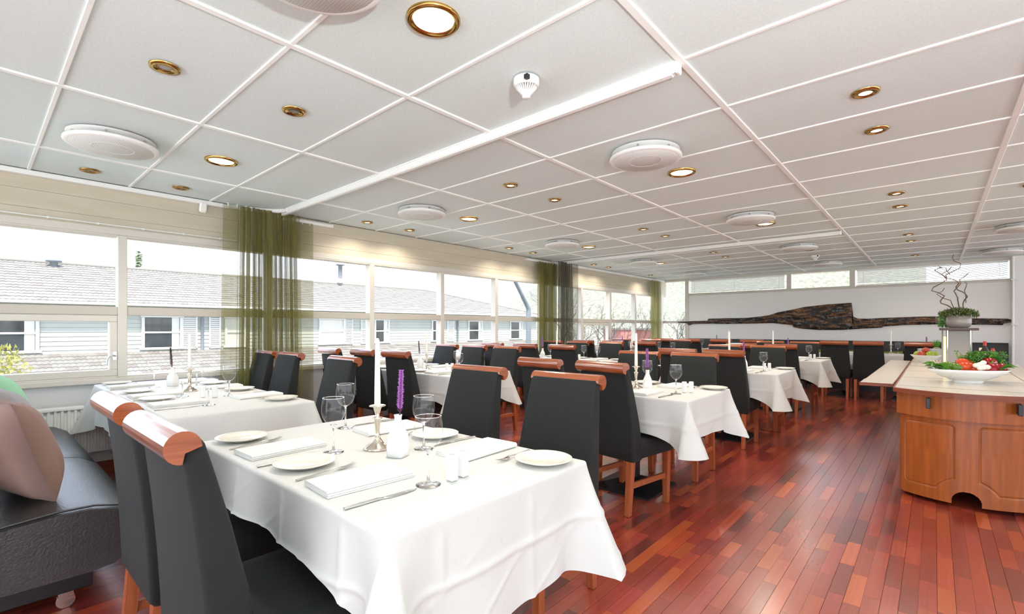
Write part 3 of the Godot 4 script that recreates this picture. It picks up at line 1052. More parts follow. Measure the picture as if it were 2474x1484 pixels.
	for v in [[-1.485, [0.72, 3.06, 5.55, 8.0, 10.42], "above the aisle tables"], [-3.92, [0.6, 3.05, 5.5, 7.98, 10.44], "above the window tables"], [0.77, [8.14, 10.5], "beyond the salad buffet"]]:
		for k in v[1].size():
			var d := thing("air_diffuser", "white round ceiling air diffuser, %s in the row %s" % [ord[k], v[2]], "air diffuser", P(v[0], CEIL, v[1][k]), 0.0, "round air diffusers")
			part(d, "collar", vent_base)
			part(d, "disc", vent_disc)
			part(d, "perforated_face", vent_mesh)
			part(d, "inner_ring", vent_rings)
			for q in 6:
				var a := TAU * q / 6 + 0.3
				part(d, "clip", vent_clips, Vector3(cos(a) * 0.2, -0.02, sin(a) * 0.2), Basis(Vector3.UP, -a))
	# smoke detectors
	for k in 2:
		var d := thing("smoke_detector", ["white ribbed smoke detector above the first aisle table", "white ribbed smoke detector above the tables by the bench"][k], "smoke detector", P(-1.48, CEIL, [1.78, 9.25][k]))
		st = new_st()
		lathe(st, [Vector2(0.0, -0.028), Vector2(0.058, -0.028), Vector2(0.062, -0.024), Vector2(0.062, 0.0)], 28)
		part(d, "base", commit(st, M.white_paint))
		st = new_st()
		lathe(st, [Vector2(0.0, -0.09), Vector2(0.016, -0.09), Vector2(0.02, -0.086), Vector2(0.02, -0.03)], 20)
		lathe(st, [Vector2(0.05, -0.032), Vector2(0.054, -0.04), Vector2(0.056, -0.028)], 28)
		part(d, "cap", commit(st, M.white_paint))
		st = new_st(false)
		for q in 26:
			var a := TAU * q / 26
			box(st, Vector3(cos(a) * 0.036, -0.056, sin(a) * 0.036), Vector3(0.003, 0.05, 0.006), Basis(Vector3.UP, -a) * Basis(Vector3(0, 0, 1), -0.7))
		part(d, "ribs", commit(st, M.white_paint))
		st = new_st(false)
		box(st, Vector3(0.045, -0.02, 0.05), Vector3(0.02, 0.02, 0.02))
		part(d, "test_clip", commit(st, M.black_metal))
	# surface trunking across the ceiling
	for k in 2:
		var u := [2.13, 7.15][k] as float
		var t := thing("cable_trunking", ["white cable trunking across the ceiling above the first tables", "white cable trunking across the ceiling further down the room"][k], "trunking", P(-3.0, CEIL, u))
		slab(t, "channel", Vector3(-2.2, -0.042, -0.018), Vector3(2.12, 0.0, 0.018), M.white_paint, 0.002)
		slab(t, "cover_strip", Vector3(-2.19, -0.047, -0.014), Vector3(2.1, -0.042, 0.014), M.white_paint, 0.001)
		slab(t, "end_cap", Vector3(2.12, -0.047, -0.02), Vector3(2.135, 0.0, 0.02), M.white_paint, 0.003)

# ---------------------------------------------------------------- dining chairs
func rounded_rect(w: float, z0: float, z1: float, y: float, r: float, seg := 3) -> Array:
	var out := []
	for q in [[1, 1], [-1, 1], [-1, -1], [1, -1]]:
		var c := Vector2(q[0] * (w * 0.5 - r), (z1 - r) if q[1] > 0 else (z0 + r))
		var a0: float = {[1, 1]: 0.0, [-1, 1]: PI / 2, [-1, -1]: PI, [1, -1]: 1.5 * PI}[q]
		for k in seg + 1:
			var a := a0 + PI / 2 * k / seg
			out.append(Vector3(c.x + cos(a) * r, y, c.y + sin(a) * r))
	return out

func chair_meshes() -> void:
	# forward is -z; heights in metres
	var st := new_st()
	var rings := []
	for p in [[0.345, 0.19, 0.10, 0.41], [0.36, 0.202, 0.088, 0.425], [0.47, 0.206, 0.098, 0.425], [0.6, 0.214, 0.122, 0.42], [0.75, 0.228, 0.155, 0.405], [0.88, 0.244, 0.188, 0.39], [0.942, 0.252, 0.205, 0.382], [0.953, 0.247, 0.212, 0.374]]:
		rings.append(rounded_rect(p[3], p[2], p[1], p[0], 0.014))
	loft(st, rings)
	cache.chair_back = commit(st, M.fabric)
	st = new_st()
	rings = []
	for p in [[0.362, 0.0], [0.372, 0.008], [0.45, 0.01], [0.468, 0.004], [0.476, -0.012], [0.478, -0.05]]:
		rings.append(rounded_rect(0.43 + 2.0 * p[1], -0.25 - p[1], 0.12, p[0], 0.03))
	loft(st, rings)
	cache.chair_seat = commit(st, M.fabric)
	st = new_st(false)
	var poly := PackedVector2Array()
	# round rail with the lower front quarter cut away for the cloth; x = forward, y = up
	poly.append(Vector2(0.004, -0.012)); 
	poly.append(Vector2(0.036, -0.002))
	for k in range(0, 19):
		var a := deg_to_rad(2.0) + deg_to_rad(266.0) * k / 18.0
		poly.append(Vector2(cos(a), sin(a)) * 0.036)
	# extrude along x of the chair: polygon x -> -z
	extrude(st, poly, 0.4, Transform3D(Basis(Vector3(0, 0, -1), Vector3(0, 1, 0), Vector3(1, 0, 0)), Vector3(0, 0.943, 0.252)))
	cache.chair_rail = commit(st, M.rail)
	for k in 4:
		st = new_st(false)
		var sx := -1.0 if k % 2 == 0 else 1.0
		var back := k >= 2
		var x := sx * (0.175 if back else 0.185)
		var zt := 0.165 if back else -0.215
		var zb := 0.2 if back else -0.21
		var q := []
		for e in [[0.004, zb, 0.032], [0.2, (zb + zt) * 0.5, 0.038], [0.4, zt, 0.042]]:
			var g := []
			for w in [[1, 1], [-1, 1], [-1, -1], [1, -1]]:
				g.append(Vector3(x + w[0] * e[2] * 0.5, e[0], e[1] + w[1] * e[2] * 0.5))
			q.append(g)
		loft(st, q)
		rbox(st, Vector3(x, 0.003, zb), Vector3(0.024, 0.006, 0.024), 0.001)
		cache["chair_leg%d" % k] = commit(st, M.leg)
	for k in 2:
		st = new_st(false)
		rbox(st, Vector3((-1.0 if k == 0 else 1.0) * 0.18, 0.19, -0.01), Vector3(0.02, 0.036, 0.38), 0.002)
		cache["chair_bar%d" % k] = commit(st, M.leg)

func chair(v: float, u: float, faces: int, label: String, yaw := 0.0, group := "high-back dining chairs") -> void:
	# v, u: the middle of its top rail; faces +1 looks up the room, -1 down
	var turn := (0.0 if faces > 0 else PI) + yaw
	var off := Basis(Vector3.UP, turn) * Vector3(0, 0, 0.252)
	var c := thing("dining_chair", label, "chair", P(v, 0, u) - off, turn, group)
	part(c, "seat", cache.chair_seat)
	part(c, "backrest", cache.chair_back)
	part(c, "top_rail", cache.chair_rail)
	for k in 4: part(c, "leg", cache["chair_leg%d" % k])
	for k in 2: part(c, "stretcher", cache["chair_bar%d" % k])

# ---------------------------------------------------------------- tables and cloths
func cloth_shape(hw: float, hd: float, drops: Array, step: float, sd: float, rows := 20) -> ArrayMesh:
	# hw: half size across (v), hd: half size along (u); drops: [far, window side, near, aisle side] in metres; top at height 0
	var sides := [[Vector2(hw, hd), Vector2(-hw, hd), Vector2(0, 1)], [Vector2(-hw, hd), Vector2(-hw, -hd), Vector2(-1, 0)], [Vector2(-hw, -hd), Vector2(hw, -hd), Vector2(0, -1)], [Vector2(hw, -hd), Vector2(hw, hd), Vector2(1, 0)]]
	var pts := []
	var along := 0.0
	for i in 4:
		var a: Vector2 = sides[i][0]
		var b: Vector2 = sides[i][1]
		var l := a.distance_to(b)
		var n := int(l / step)
		for k in range(1, n):
			var t := float(k) / n
			var dist := minf(t, 1.0 - t) * l
			if dist < 0.016: continue
			var other: float = drops[(i + 3) % 4] if t < 0.5 else drops[(i + 1) % 4]
			pts.append([a.lerp(b, t), sides[i][2], dist, drops[i], other, along + t * l])
		along += l
		var nn: Vector2 = sides[(i + 1) % 4][2]
		for k in 7:
			var t := k / 6.0
			var nv: Vector2 = (sides[i][2] as Vector2).slerp(nn, t)
			pts.append([b - (sides[i][2] + nn) * 0.012 + nv * 0.012, nv, 0.0, lerpf(drops[i], drops[(i + 1) % 4], t), lerpf(drops[(i + 1) % 4], drops[i], t), along])
	var rings := []
	for r in range(-3, rows + 1):
		var g := []
		for p in pts:
			var corner := clampf(1.0 - p[2] / (p[4] * 0.95), 0.0, 1.0)
			var deep := sqrt(p[3] * p[3] + p[4] * p[4]) * 0.93
			var drop: float = lerpf(p[3], deep, corner * corner * (2.0 - corner)) * (1.0 + 0.02 * sin(p[5] * 9.0 + sd))
			var off := 0.0
			var y := 0.0
			if r < 0:
				off = -0.012 + 0.012 * sin(PI / 2 * (r + 3) / 3.0)
				y = -0.012 + 0.012 * cos(PI / 2 * (r + 3) / 3.0)
			else:
				var t := float(r) / rows
				y = -0.012 - (drop - 0.012) * t
				var s: float = p[5]
				off = 0.05 * drop * t + 0.32 * drop * pow(t, 1.15) * exp(-pow(p[2] / 0.045, 2)) - 0.018 * t * exp(-pow((p[2] - 0.12) / 0.05, 2))
				off += t * (0.008 * sin(s * 11.0 + sd) + 0.005 * sin(s * 23.0 + 2.0 * sd)) * smoothstep(0.0, 0.12, p[2])
				off += 0.005 * exp(-pow((y + 0.17) / 0.01, 2)) + 0.005 * exp(-pow((fposmod(s + sd, 0.34) - 0.17) / 0.012, 2)) * smoothstep(0.0, 0.2, t) + 0.003 * exp(-pow((fposmod(s * 0.8 - y * 1.3, 0.23) - 0.11) / 0.014, 2)) * t
			var q: Vector2 = p[0] + p[1] * off
			g.append(P(q.x, y, q.y))
		rings.append(g)
	# the top, drawn in towards the middle with faint press folds
	var st := new_st()
	loft(st, rings, true, false)
	var first: Array = rings[0]
	var inner := []
	for p in first: inner.append(Vector3(p.x * 0.5, 0.0005, p.z * 0.5))
	for j in inner.size():
		var k := (j + 1) % inner.size()
		quad(st, inner[j], first[j], first[k], inner[k])
		tri(st, Vector3(0, 0.0005, 0), inner[j], inner[k])
	return commit(st, M.linen)

func table_meshes() -> void:
	var st := new_st(false)
	# low pyramid foot and square post
	var r0 := []
	var r1 := []
	var r2 := []
	for w in [[1, 1], [-1, 1], [-1, -1], [1, -1]]:
		r0.append(Vector3(w[0] * 0.24, 0.0, w[1] * 0.24))
		r1.append(Vector3(w[0] * 0.24, 0.014, w[1] * 0.24))
		r2.append(Vector3(w[0] * 0.04, 0.075, w[1] * 0.04))
	loft(st, [r0, r1, r2])
	cache.table_foot = commit(st, M.black_metal)
	st = new_st(false)
	rbox(st, Vector3(0, 0.39, 0), Vector3(0.078, 0.64, 0.078), 0.004)
	rbox(st, Vector3(0, 0.705, 0), Vector3(0.4, 0.014, 0.4), 0.002)
	cache.table_post = commit(st, M.black_metal)

func dining_table(v0: float, v1: float, u0: float, u1: float, which: String, drops: Array, step := 0.03) -> void:
	var c := Vector2((v0 + v1) * 0.5, (u0 + u1) * 0.5)
	var t := thing("dining_table", "%s, on a black pedestal under its white cloth" % which, "table", P(c.x, 0, c.y), 0.0, "pedestal dining tables")
	slab(t, "table_top", Vector3(v0 - c.x + 0.012, 0.712, u0 - c.y + 0.012), Vector3(v1 - c.x - 0.012, 0.742, u1 - c.y - 0.012), M.board, 0.004)
	var legs := [0.0] if v1 - v0 < 1.6 else [-(v1 - v0) * 0.27, (v1 - v0) * 0.27]
	for x in legs:
		part(t, "pedestal_foot", cache.table_foot, Vector3(x, 0, 0))
		part(t, "pedestal_post", cache.table_post, Vector3(x, 0, 0))
	single("tablecloth", cloth_shape((v1 - v0) * 0.5, (u1 - u0) * 0.5, drops, step, v0 * 7.0 + u0 * 3.0, 48 if step < 0.02 else 20), "white cloth draped over the %s" % which, "tablecloth", P(c.x, 0.7455, c.y), 0.0, "white tablecloths")

# ---------------------------------------------------------------- things on the tables
func tableware_meshes() -> void:
	# wine glass in three pieces
	var st := new_st()
	lathe(st, [Vector2(0.003, 0.098), Vector2(0.014, 0.1), Vector2(0.028, 0.112), Vector2(0.038, 0.13), Vector2(0.042, 0.15), Vector2(0.041, 0.17), Vector2(0.037, 0.198)], 28)
	cache.glass_bowl = commit(st, M.glass_thin)
	st = new_st()
	var rp := []
	for k in 9:
		var a := TAU * k / 8
		rp.append(Vector2(0.037 + cos(a) * 0.0011, 0.198 + sin(a) * 0.0011))
	rp.reverse()
	lathe(st, rp, 28)
	cache.glass_rim = commit(st, M.glass_solid)
	st = new_st()
	lathe(st, [Vector2(0.0, 0.0), Vector2(0.035, 0.0), Vector2(0.036, 0.0015), Vector2(0.03, 0.003), Vector2(0.012, 0.006), Vector2(0.005, 0.012), Vector2(0.0036, 0.03), Vector2(0.0036, 0.085), Vector2(0.0055, 0.096), Vector2(0.012, 0.1), Vector2(0.0, 0.1015)], 24)
	cache.glass_stem = commit(st, M.glass_solid)
	st = new_st()
	lathe(st, [Vector2(0.0, 0.002), Vector2(0.05, 0.0), Vector2(0.055, 0.002), Vector2(0.07, 0.008), Vector2(0.095, 0.017), Vector2(0.0965, 0.0185), Vector2(0.094, 0.019), Vector2(0.069, 0.0125), Vector2(0.06, 0.009), Vector2(0.0, 0.008)], 36)
	cache.plate = commit(st, M.china)
	# fork: handle, neck, head, four tines; z = -length
	st = new_st()
	var rg := []
	for p in [[0.0, 0.009, 0.0015, 0.0025], [-0.05, 0.0075, 0.003, 0.0025], [-0.1, 0.005, 0.006, 0.0025], [-0.13, 0.0045, 0.009, 0.0025], [-0.142, 0.015, 0.006, 0.0018], [-0.152, 0.021, 0.0045, 0.0016], [-0.162, 0.0225, 0.0045, 0.0014]]:
		rg.append([Vector3(-p[1] / 2, p[2], p[0]), Vector3(p[1] / 2, p[2], p[0]), Vector3(p[1] / 2, p[2] + p[3], p[0]), Vector3(-p[1] / 2, p[2] + p[3], p[0])])
	loft(st, rg)
	for k in 4:
		var x := -0.0092 + 0.00615 * k
		rg = []
		for p in [[-0.16, 0.0036, 0.0045], [-0.18, 0.003, 0.006], [-0.203, 0.0016, 0.0115]]:
			rg.append([Vector3(x - p[1] / 2, p[2], p[0]), Vector3(x + p[1] / 2, p[2], p[0]), Vector3(x + p[1] / 2, p[2] + 0.0014, p[0]), Vector3(x - p[1] / 2, p[2] + 0.0014, p[0])])
		loft(st, rg)
	cache.fork = commit(st, M.steel)
	st = new_st()
	rg = []
	for p in [[0.0, 0.011, 0.005], [-0.05, 0.010, 0.006], [-0.095, 0.0085, 0.006], [-0.11, 0.010, 0.0035]]:
		rg.append([Vector3(-p[1] / 2, 0.0005, p[0]), Vector3(p[1] / 2, 0.0005, p[0]), Vector3(p[1] / 2 * 0.7, 0.0005 + p[2], p[0]), Vector3(-p[1] / 2 * 0.7, 0.0005 + p[2], p[0])])
	loft(st, rg)
	cache.knife_handle = commit(st, M.steel)
	st = new_st()
	rg = []
	for p in [[-0.11, 0.01, 0.0025], [-0.125, 0.016, 0.002], [-0.17, 0.018, 0.0018], [-0.2, 0.013, 0.0014], [-0.218, 0.003, 0.001]]:
		rg.append([Vector3(-0.005, 0.001, p[0]), Vector3(-0.005 + p[1], 0.001, p[0]), Vector3(-0.005 + p[1], 0.0012 + p[2] * 0.4, p[0]), Vector3(-0.005, 0.001 + p[2], p[0])])
	loft(st, rg)
	cache.knife_blade = commit(st, M.steel)
	# folded napkin: a rolled-over edge and three leaves
	st = new_st(false)
	var pf := PackedVector2Array()
	for k in 9:
		var a := PI / 2 + PI * k / 8
		pf.append(Vector2(-0.07 + cos(a) * 0.0085, 0.0085 + sin(a) * 0.0085))
	for q in [[0.076, 0.0], [0.077, 0.005], [0.03, 0.0052], [0.078, 0.0062], [0.0785, 0.011], [0.03, 0.0112], [0.075, 0.0122], [0.072, 0.0165]]:
		pf.append(Vector2(q[0], q[1]))
	extrude(st, pf, 0.27)
	cache.napkin = commit(st, M.napkin)
	st = new_st()
	lathe(st, [Vector2(0.0, 0.0), Vector2(0.048, 0.0), Vector2(0.05, 0.004), Vector2(0.045, 0.008), Vector2(0.04, 0.014), Vector2(0.028, 0.02), Vector2(0.018, 0.03), Vector2(0.011, 0.04), Vector2(0.009, 0.046), Vector2(0.012, 0.05), Vector2(0.009, 0.054), Vector2(0.008, 0.06), Vector2(0.0095, 0.085), Vector2(0.012, 0.108), Vector2(0.014, 0.112),
		Vector2(0.018, 0.115), Vector2(0.014, 0.119), Vector2(0.008, 0.123), Vector2(0.01, 0.135), Vector2(0.0145, 0.152), Vector2(0.016, 0.157), Vector2(0.03, 0.16), Vector2(0.031, 0.1625), Vector2(0.024, 0.164), Vector2(0.0105, 0.162), Vector2(0.0, 0.162)], 28)
	cache.candlestick = commit(st, M.silver)
	st = new_st()
	lathe(st, [Vector2(0.0, 0.0), Vector2(0.0115, 0.0), Vector2(0.0115, 0.03), Vector2(0.009, 0.2), Vector2(0.0075, 0.245), Vector2(0.004, 0.254), Vector2(0.0, 0.256)], 16)
	cache.candle = commit(st, M.wax)
	st = new_st()
	tube(st, [Vector3(0, 0.254, 0), Vector3(0.001, 0.262, 0)], [0.0009], 5)
	cache.wick = commit(st, M.dark_void)
	st = new_st()
	var rings := []
	for p in [[0.0, 0.028, 0.01], [0.002, 0.031, 0.012], [0.04, 0.033, 0.014], [0.075, 0.03, 0.016], [0.1, 0.02, 0.015], [0.118, 0.0135, 0.0125], [0.132, 0.0122, 0.012], [0.142, 0.0135, 0.0132], [0.146, 0.0148, 0.0145], [0.1465, 0.0128, 0.0125], [0.12, 0.009, 0.0089]]:
		rings.append(rounded_rect(2.0 * p[1], -p[1], p[1], p[0], p[2], 5))
	loft(st, rings)
	cache.vase = commit(st, M.white_china)
	for k in 3:
		var fr := RandomNumberGenerator.new()
		fr.seed = 90 + k
		st = new_st(false)
		var n := 260
		for q in n:
			var t := float(q) / n
			var a := q * 2.399
			var y := 0.165 + 0.135 * t
			var r := 0.006 * (1.0 - 0.45 * t * t) * fr.randf_range(0.6, 1.2)
			var c := Vector3(cos(a) * r, y, sin(a) * r)
			var o := Vector3(cos(a), 0.5, sin(a)).normalized() * fr.randf_range(0.005, 0.011) * (0.6 if k == 1 else 1.0)
			var s := Vector3(-sin(a), 0, cos(a)) * 0.0028
			tri(st, c - s, c + s, c + o)
			tri(st, c + Vector3(0, 0.003, 0), c - Vector3(0, 0.003, 0), c + o * 0.9)
		cache["spike%d" % k] = commit(st, M.purple if k != 1 else M.dried)
	st = new_st()
	tube(st, [Vector3(0, 0.02, 0), Vector3(0.002, 0.17, 0), Vector3(0.0, 0.298, 0)], [0.0022, 0.0028, 0.0015], 7)
	for k in 8:
		var a := k * 0.9
		tube(st, [Vector3(0, 0.15, 0), Vector3(cos(a) * 0.012, 0.165, sin(a) * 0.012)], [0.001, 0.0004], 4)
	cache.flower_stem = commit(st, M.purple_dark)
	st = new_st(false)
	rbox(st, Vector3(0, 0.0385, 0), Vector3(0.0285, 0.077, 0.0285), 0.0045)
	cache.shaker = commit(st, M.white_china)
	st = new_st(false)
	for k in 4: box(st, Vector3(-0.004 + 0.008 * (k % 2), 0.0772, -0.004 + 0.008 * (k / 2)), Vector3(0.002, 0.0008, 0.002))
	cache.shaker_holes = commit(st, M.dark_void)

const TOP := 0.7468

func wine_glass(p: Vector3, seat: String) -> void:
	var g := thing("wine_glass", "clear stemmed wine glass " + seat, "wine glass", p, rng.randf() * 3.0, "wine glasses laid on the tables")
	part(g, "bowl", cache.glass_bowl)
	part(g, "rim", cache.glass_rim)
	part(g, "stem", cache.glass_stem)

func place_setting(vc: float, edge: float, d: int, seat: String, spread := 1.0) -> void:
	var turn := 0.0 if d > 0 else PI
	var at := func(x: float, f: float, h := 0.0) -> Vector3: return P(vc + x * d, TOP + h, edge + f * d)
	single("plate", cache.plate, "round ivory side plate " + seat, "plate", at.call(-0.28 * spread, 0.125), 0.0, "side plates laid on the tables")
	single("fork", cache.fork, "steel fork " + seat, "fork", at.call(-0.145 * spread, 0.035), turn + 0.12 + rng.randf_range(-0.06, 0.06), "forks laid on the tables")
	single("napkin", cache.napkin, "folded white napkin " + seat, "napkin", at.call(-0.005, 0.165), turn + rng.randf_range(-0.08, 0.05), "napkins laid on the tables")
	var k := thing("knife", "steel table knife " + seat, "knife", at.call(0.165 * spread, 0.015), turn - 0.05 + rng.randf_range(-0.05, 0.05), "knives laid on the tables")
	part(k, "handle", cache.knife_handle)
	part(k, "blade", cache.knife_blade)
	wine_glass(at.call(0.17 * spread, 0.275), seat)

func centrepiece(which: String, candle: Vector2, vase: Vector2, salt: Vector2, pepper: Vector2, dried := false) -> void:
	var on := "on the " + which
	single("candlestick", cache.candlestick, "silver candlestick " + on, "candlestick", P(candle.x, TOP, candle.y), 0.0, "silver candlesticks")
	var c := thing("candle", "tall white taper candle %s" % on, "candle", P(candle.x, TOP + 0.159, candle.y), 0.0, "taper candles")
	part(c, "wax", cache.candle)
	part(c, "wick", cache.wick)
	single("vase", cache.vase, "small white bottle vase " + on, "vase", P(vase.x, TOP, vase.y), 0.4, "bottle vases")
	var f := thing("flower", ("dried brown flower spike " if dried else "purple flower spike ") + on, "flower", P(vase.x, TOP + 0.002, vase.y), rng.randf() * 6.0, "flower spikes in vases")
	f.rotation.z = -0.05 if not dried else 0.06
	part(f, "stem", cache.flower_stem)
	part(f, "florets", cache.spike1 if dried else (cache.spike0 if rng.randf() < 0.5 else cache.spike2)).set_meta("kind", "stuff")
	for k in 2:
		var p := [salt, pepper][k] as Vector2
		var s := thing("shaker", "white square %s shaker %s" % [["salt", "pepper"][k], on], "shaker", P(p.x, TOP, p.y), 0.1 * k, "salt and pepper shakers")
		part(s, "body", cache.shaker)
		part(s, "holes", cache.shaker_holes)

func build_tables() -> void:
	chair_meshes()
	table_meshes()
	tableware_meshes()
	var pair := ["window end", "aisle end"]
	var trio := ["window end", "middle", "aisle end"]
	# [name, v0, v1, u0, u1, drops, chairs down the room (sofa side) [v, rail u, yaw], chairs up the room (bench side), settings near, settings far, candle, vase, salt, pepper]
	var rows := [
		["first aisle table", -2.2, -0.89, 0.6, 1.4, [0.22, 0.2, 0.165, 0.33], [[-1.99, 0.31, 0.0], [-1.4, 0.3, 0.0]], [[-2.0, 1.97, 0.0], [-1.36, 1.95, 0.0]], [-1.81, -1.265], [-1.83, -1.265], Vector2(-1.563, 1.009), Vector2(-1.42, 1.0), Vector2(-1.072, 0.946), Vector2(-1.078, 0.994)],
		["first window table", -5.03, -2.88, 0.65, 1.42, [0.28, 0.3, 0.28, 0.25], [], [[-4.9, 1.92, 0.0], [-4.4, 1.94, 0.0], [-3.45, 1.93, 0.0]], [-4.62, -3.88, -3.36], [-4.62, -4.06, -3.36], Vector2(-3.984, 1.036), Vector2(-4.43, 1.04), Vector2(-3.56, 1.0), Vector2(-3.5, 1.05)],
		["second aisle table", -2.3, -1.14, 2.93, 3.75, [0.27, 0.25, 0.24, 0.26], [[-2.16, 2.75, -0.1], [-1.64, 2.74, -0.16]], [[-2.1, 4.2, 0.0], [-1.58, 4.2, 0.0]], [-2.03, -1.5], [-2.03, -1.5], Vector2(-1.68, 3.31), Vector2(-1.56, 3.25), Vector2(-1.31, 3.3), Vector2(-1.275, 3.335)],
		["second window table", -5.02, -3.36, 2.95, 3.78, [0.27, 0.3, 0.25, 0.26], [[-5.0, 2.62, 0.0], [-4.45, 2.7, 0.0], [-3.9, 2.72, 0.0]], [[-4.95, 4.28, 0.0], [-4.42, 4.28, 0.0], [-3.86, 4.28, 0.0]], [-4.8, -4.3, -3.72], [-4.8, -4.3, -3.72], Vector2(-4.16, 3.3), Vector2(-4.4, 3.4), Vector2(-3.87, 3.34), Vector2(-3.83, 3.38)],
		["third aisle table", -2.3, -1.14, 5.17, 6.0, [0.27, 0.25, 0.24, 0.27], [[-2.06, 5.0, 0.0], [-1.59, 5.0, 0.0]], [[-2.08, 6.6, 0.0], [-1.56, 6.6, 0.0]], [-2.03, -1.5], [-2.03, -1.5], Vector2(-1.7, 5.55), Vector2(-1.56, 5.6), Vector2(-1.36, 5.6), Vector2(-1.32, 5.64)],
		["third window table", -5.0, -3.25, 5.36, 6.1, [0.27, 0.3, 0.25, 0.26], [[-4.95, 5.17, 0.0], [-4.32, 5.17, 0.0], [-3.68, 5.17, 0.0]], [[-4.95, 6.65, 0.0], [-4.42, 6.65, 0.0], [-3.8, 6.65, 0.0]], [-4.75, -4.2, -3.6], [-4.75, -4.2, -3.6], Vector2(-4.12, 5.65), Vector2(-4.38, 5.65), Vector2(-3.8, 5.65), Vector2(-3.76, 5.69)],
		["fourth aisle table", -2.3, -1.14, 7.56, 8.36, [0.27, 0.25, 0.24, 0.27], [[-2.06, 7.25, 0.0], [-1.56, 7.25, 0.0]], [[-2.04, 8.78, 0.0], [-1.55, 8.78, 0.0]], [-2.03, -1.5], [-2.03, -1.5], Vector2(-1.8, 7.9), Vector2(-1.6, 7.95), Vector2(-1.32, 7.9), Vector2(-1.28, 7.94)],
		["fourth window table", -4.95, -3.2, 7.62, 8.36, [0.27, 0.3, 0.25, 0.26], [[-4.74, 7.32, 0.0], [-4.15, 7.32, 0.0], [-3.56, 7.32, 0.0]], [[-4.76, 8.75, 0.0], [-4.12, 8.75, 0.0], [-3.54, 8.75, 0.0]], [-4.6, -4.05, -3.5], [-4.6, -4.05, -3.5], Vector2(-4.1, 7.9), Vector2(-4.3, 7.9), Vector2(-3.7, 7.9), Vector2(-3.66, 7.94)],
		["long bench table", -4.5, -2.3, 10.0, 10.75, [0.2, 0.26, 0.25, 0.26], [[-4.26, 9.62, 0.0], [-3.7, 9.62, 0.0], [-3.1, 9.62, 0.0], [-2.55, 9.62, 0.0]], [], [-4.1, -3.3, -2.6], [-3.6, -2.7], Vector2(-3.2, 10.4), Vector2(-3.45, 10.4), Vector2(-2.9, 10.4), Vector2(-2.86, 10.44)],
		["short bench table", -1.6, 0.1, 10.0, 10.75, [0.2, 0.26, 0.25, 0.26], [[-1.27, 9.65, 0.0], [-0.81, 9.65, 0.0], [-0.16, 9.65, 0.0]], [], [-1.15, -0.5], [-1.2, -0.3], Vector2(-0.56, 10.42), Vector2(-0.1, 10.4), Vector2(-1.05, 10.3), Vector2(-1.0, 10.34)],
	]
	for r in rows:
		var which: String = r[0]
		var on := "of the " + which
		dining_table(r[1], r[2], r[3], r[4], which, r[5], 0.009 if which == "first aisle table" else 0.028)
		for s in 2:
			var list: Array = r[6 + s]
			var side: String = ["sofa side", "bench side"][s]
			var count := list.size()
			for k in count:
				var spot: String = pair[k] if count == 2 else (trio[k] if count == 3 else ["window end", "second place", "third place", "aisle end"][k])
				chair(list[k][0], list[k][1], 1 if s == 0 else -1, "black high-back chair, %s, %s %s" % [spot, side, on], list[k][2])
			var sets: Array = r[8 + s]
			for k in sets.size():
				var spot: String = pair[k] if sets.size() == 2 else trio[k]
				place_setting(sets[k], r[3] if s == 0 else r[4], 1 if s == 0 else -1, "at the %s, %s %s" % [spot, side, on])
		centrepiece(which, r[10], r[11], r[12], r[13], which == "first window table" or which == "second window table")

# ---------------------------------------------------------------- sofa, bench
func pillow_shape(s: Vector3, m: Material) -> ArrayMesh:
	# a stuffed square: thick in the middle, pinched along the seam
	var st := new_st()
	var n := 16
	for side in [1.0, -1.0]:
		var rows := []
		for i in n + 1:
			var row := []
			for j in n + 1:
				var a := -1.0 + 2.0 * i / n
				var b := -1.0 + 2.0 * j / n
				var full := pow(maxf(0.0, (1.0 - pow(absf(a), 2.6)) * (1.0 - pow(absf(b), 2.6))), 0.5)
				var pull := 1.0 - 0.10 * (1.0 - absf(a * b))
				row.append(Vector3(a * s.x * 0.5 * pull, b * s.y * 0.5 * pull, side * full * s.z * 0.5 + 0.006 * sin(a * 5.0 + b * 3.0) * full))
			rows.append(row)
		loft(st, rows, false, false)
	return commit(st, m)

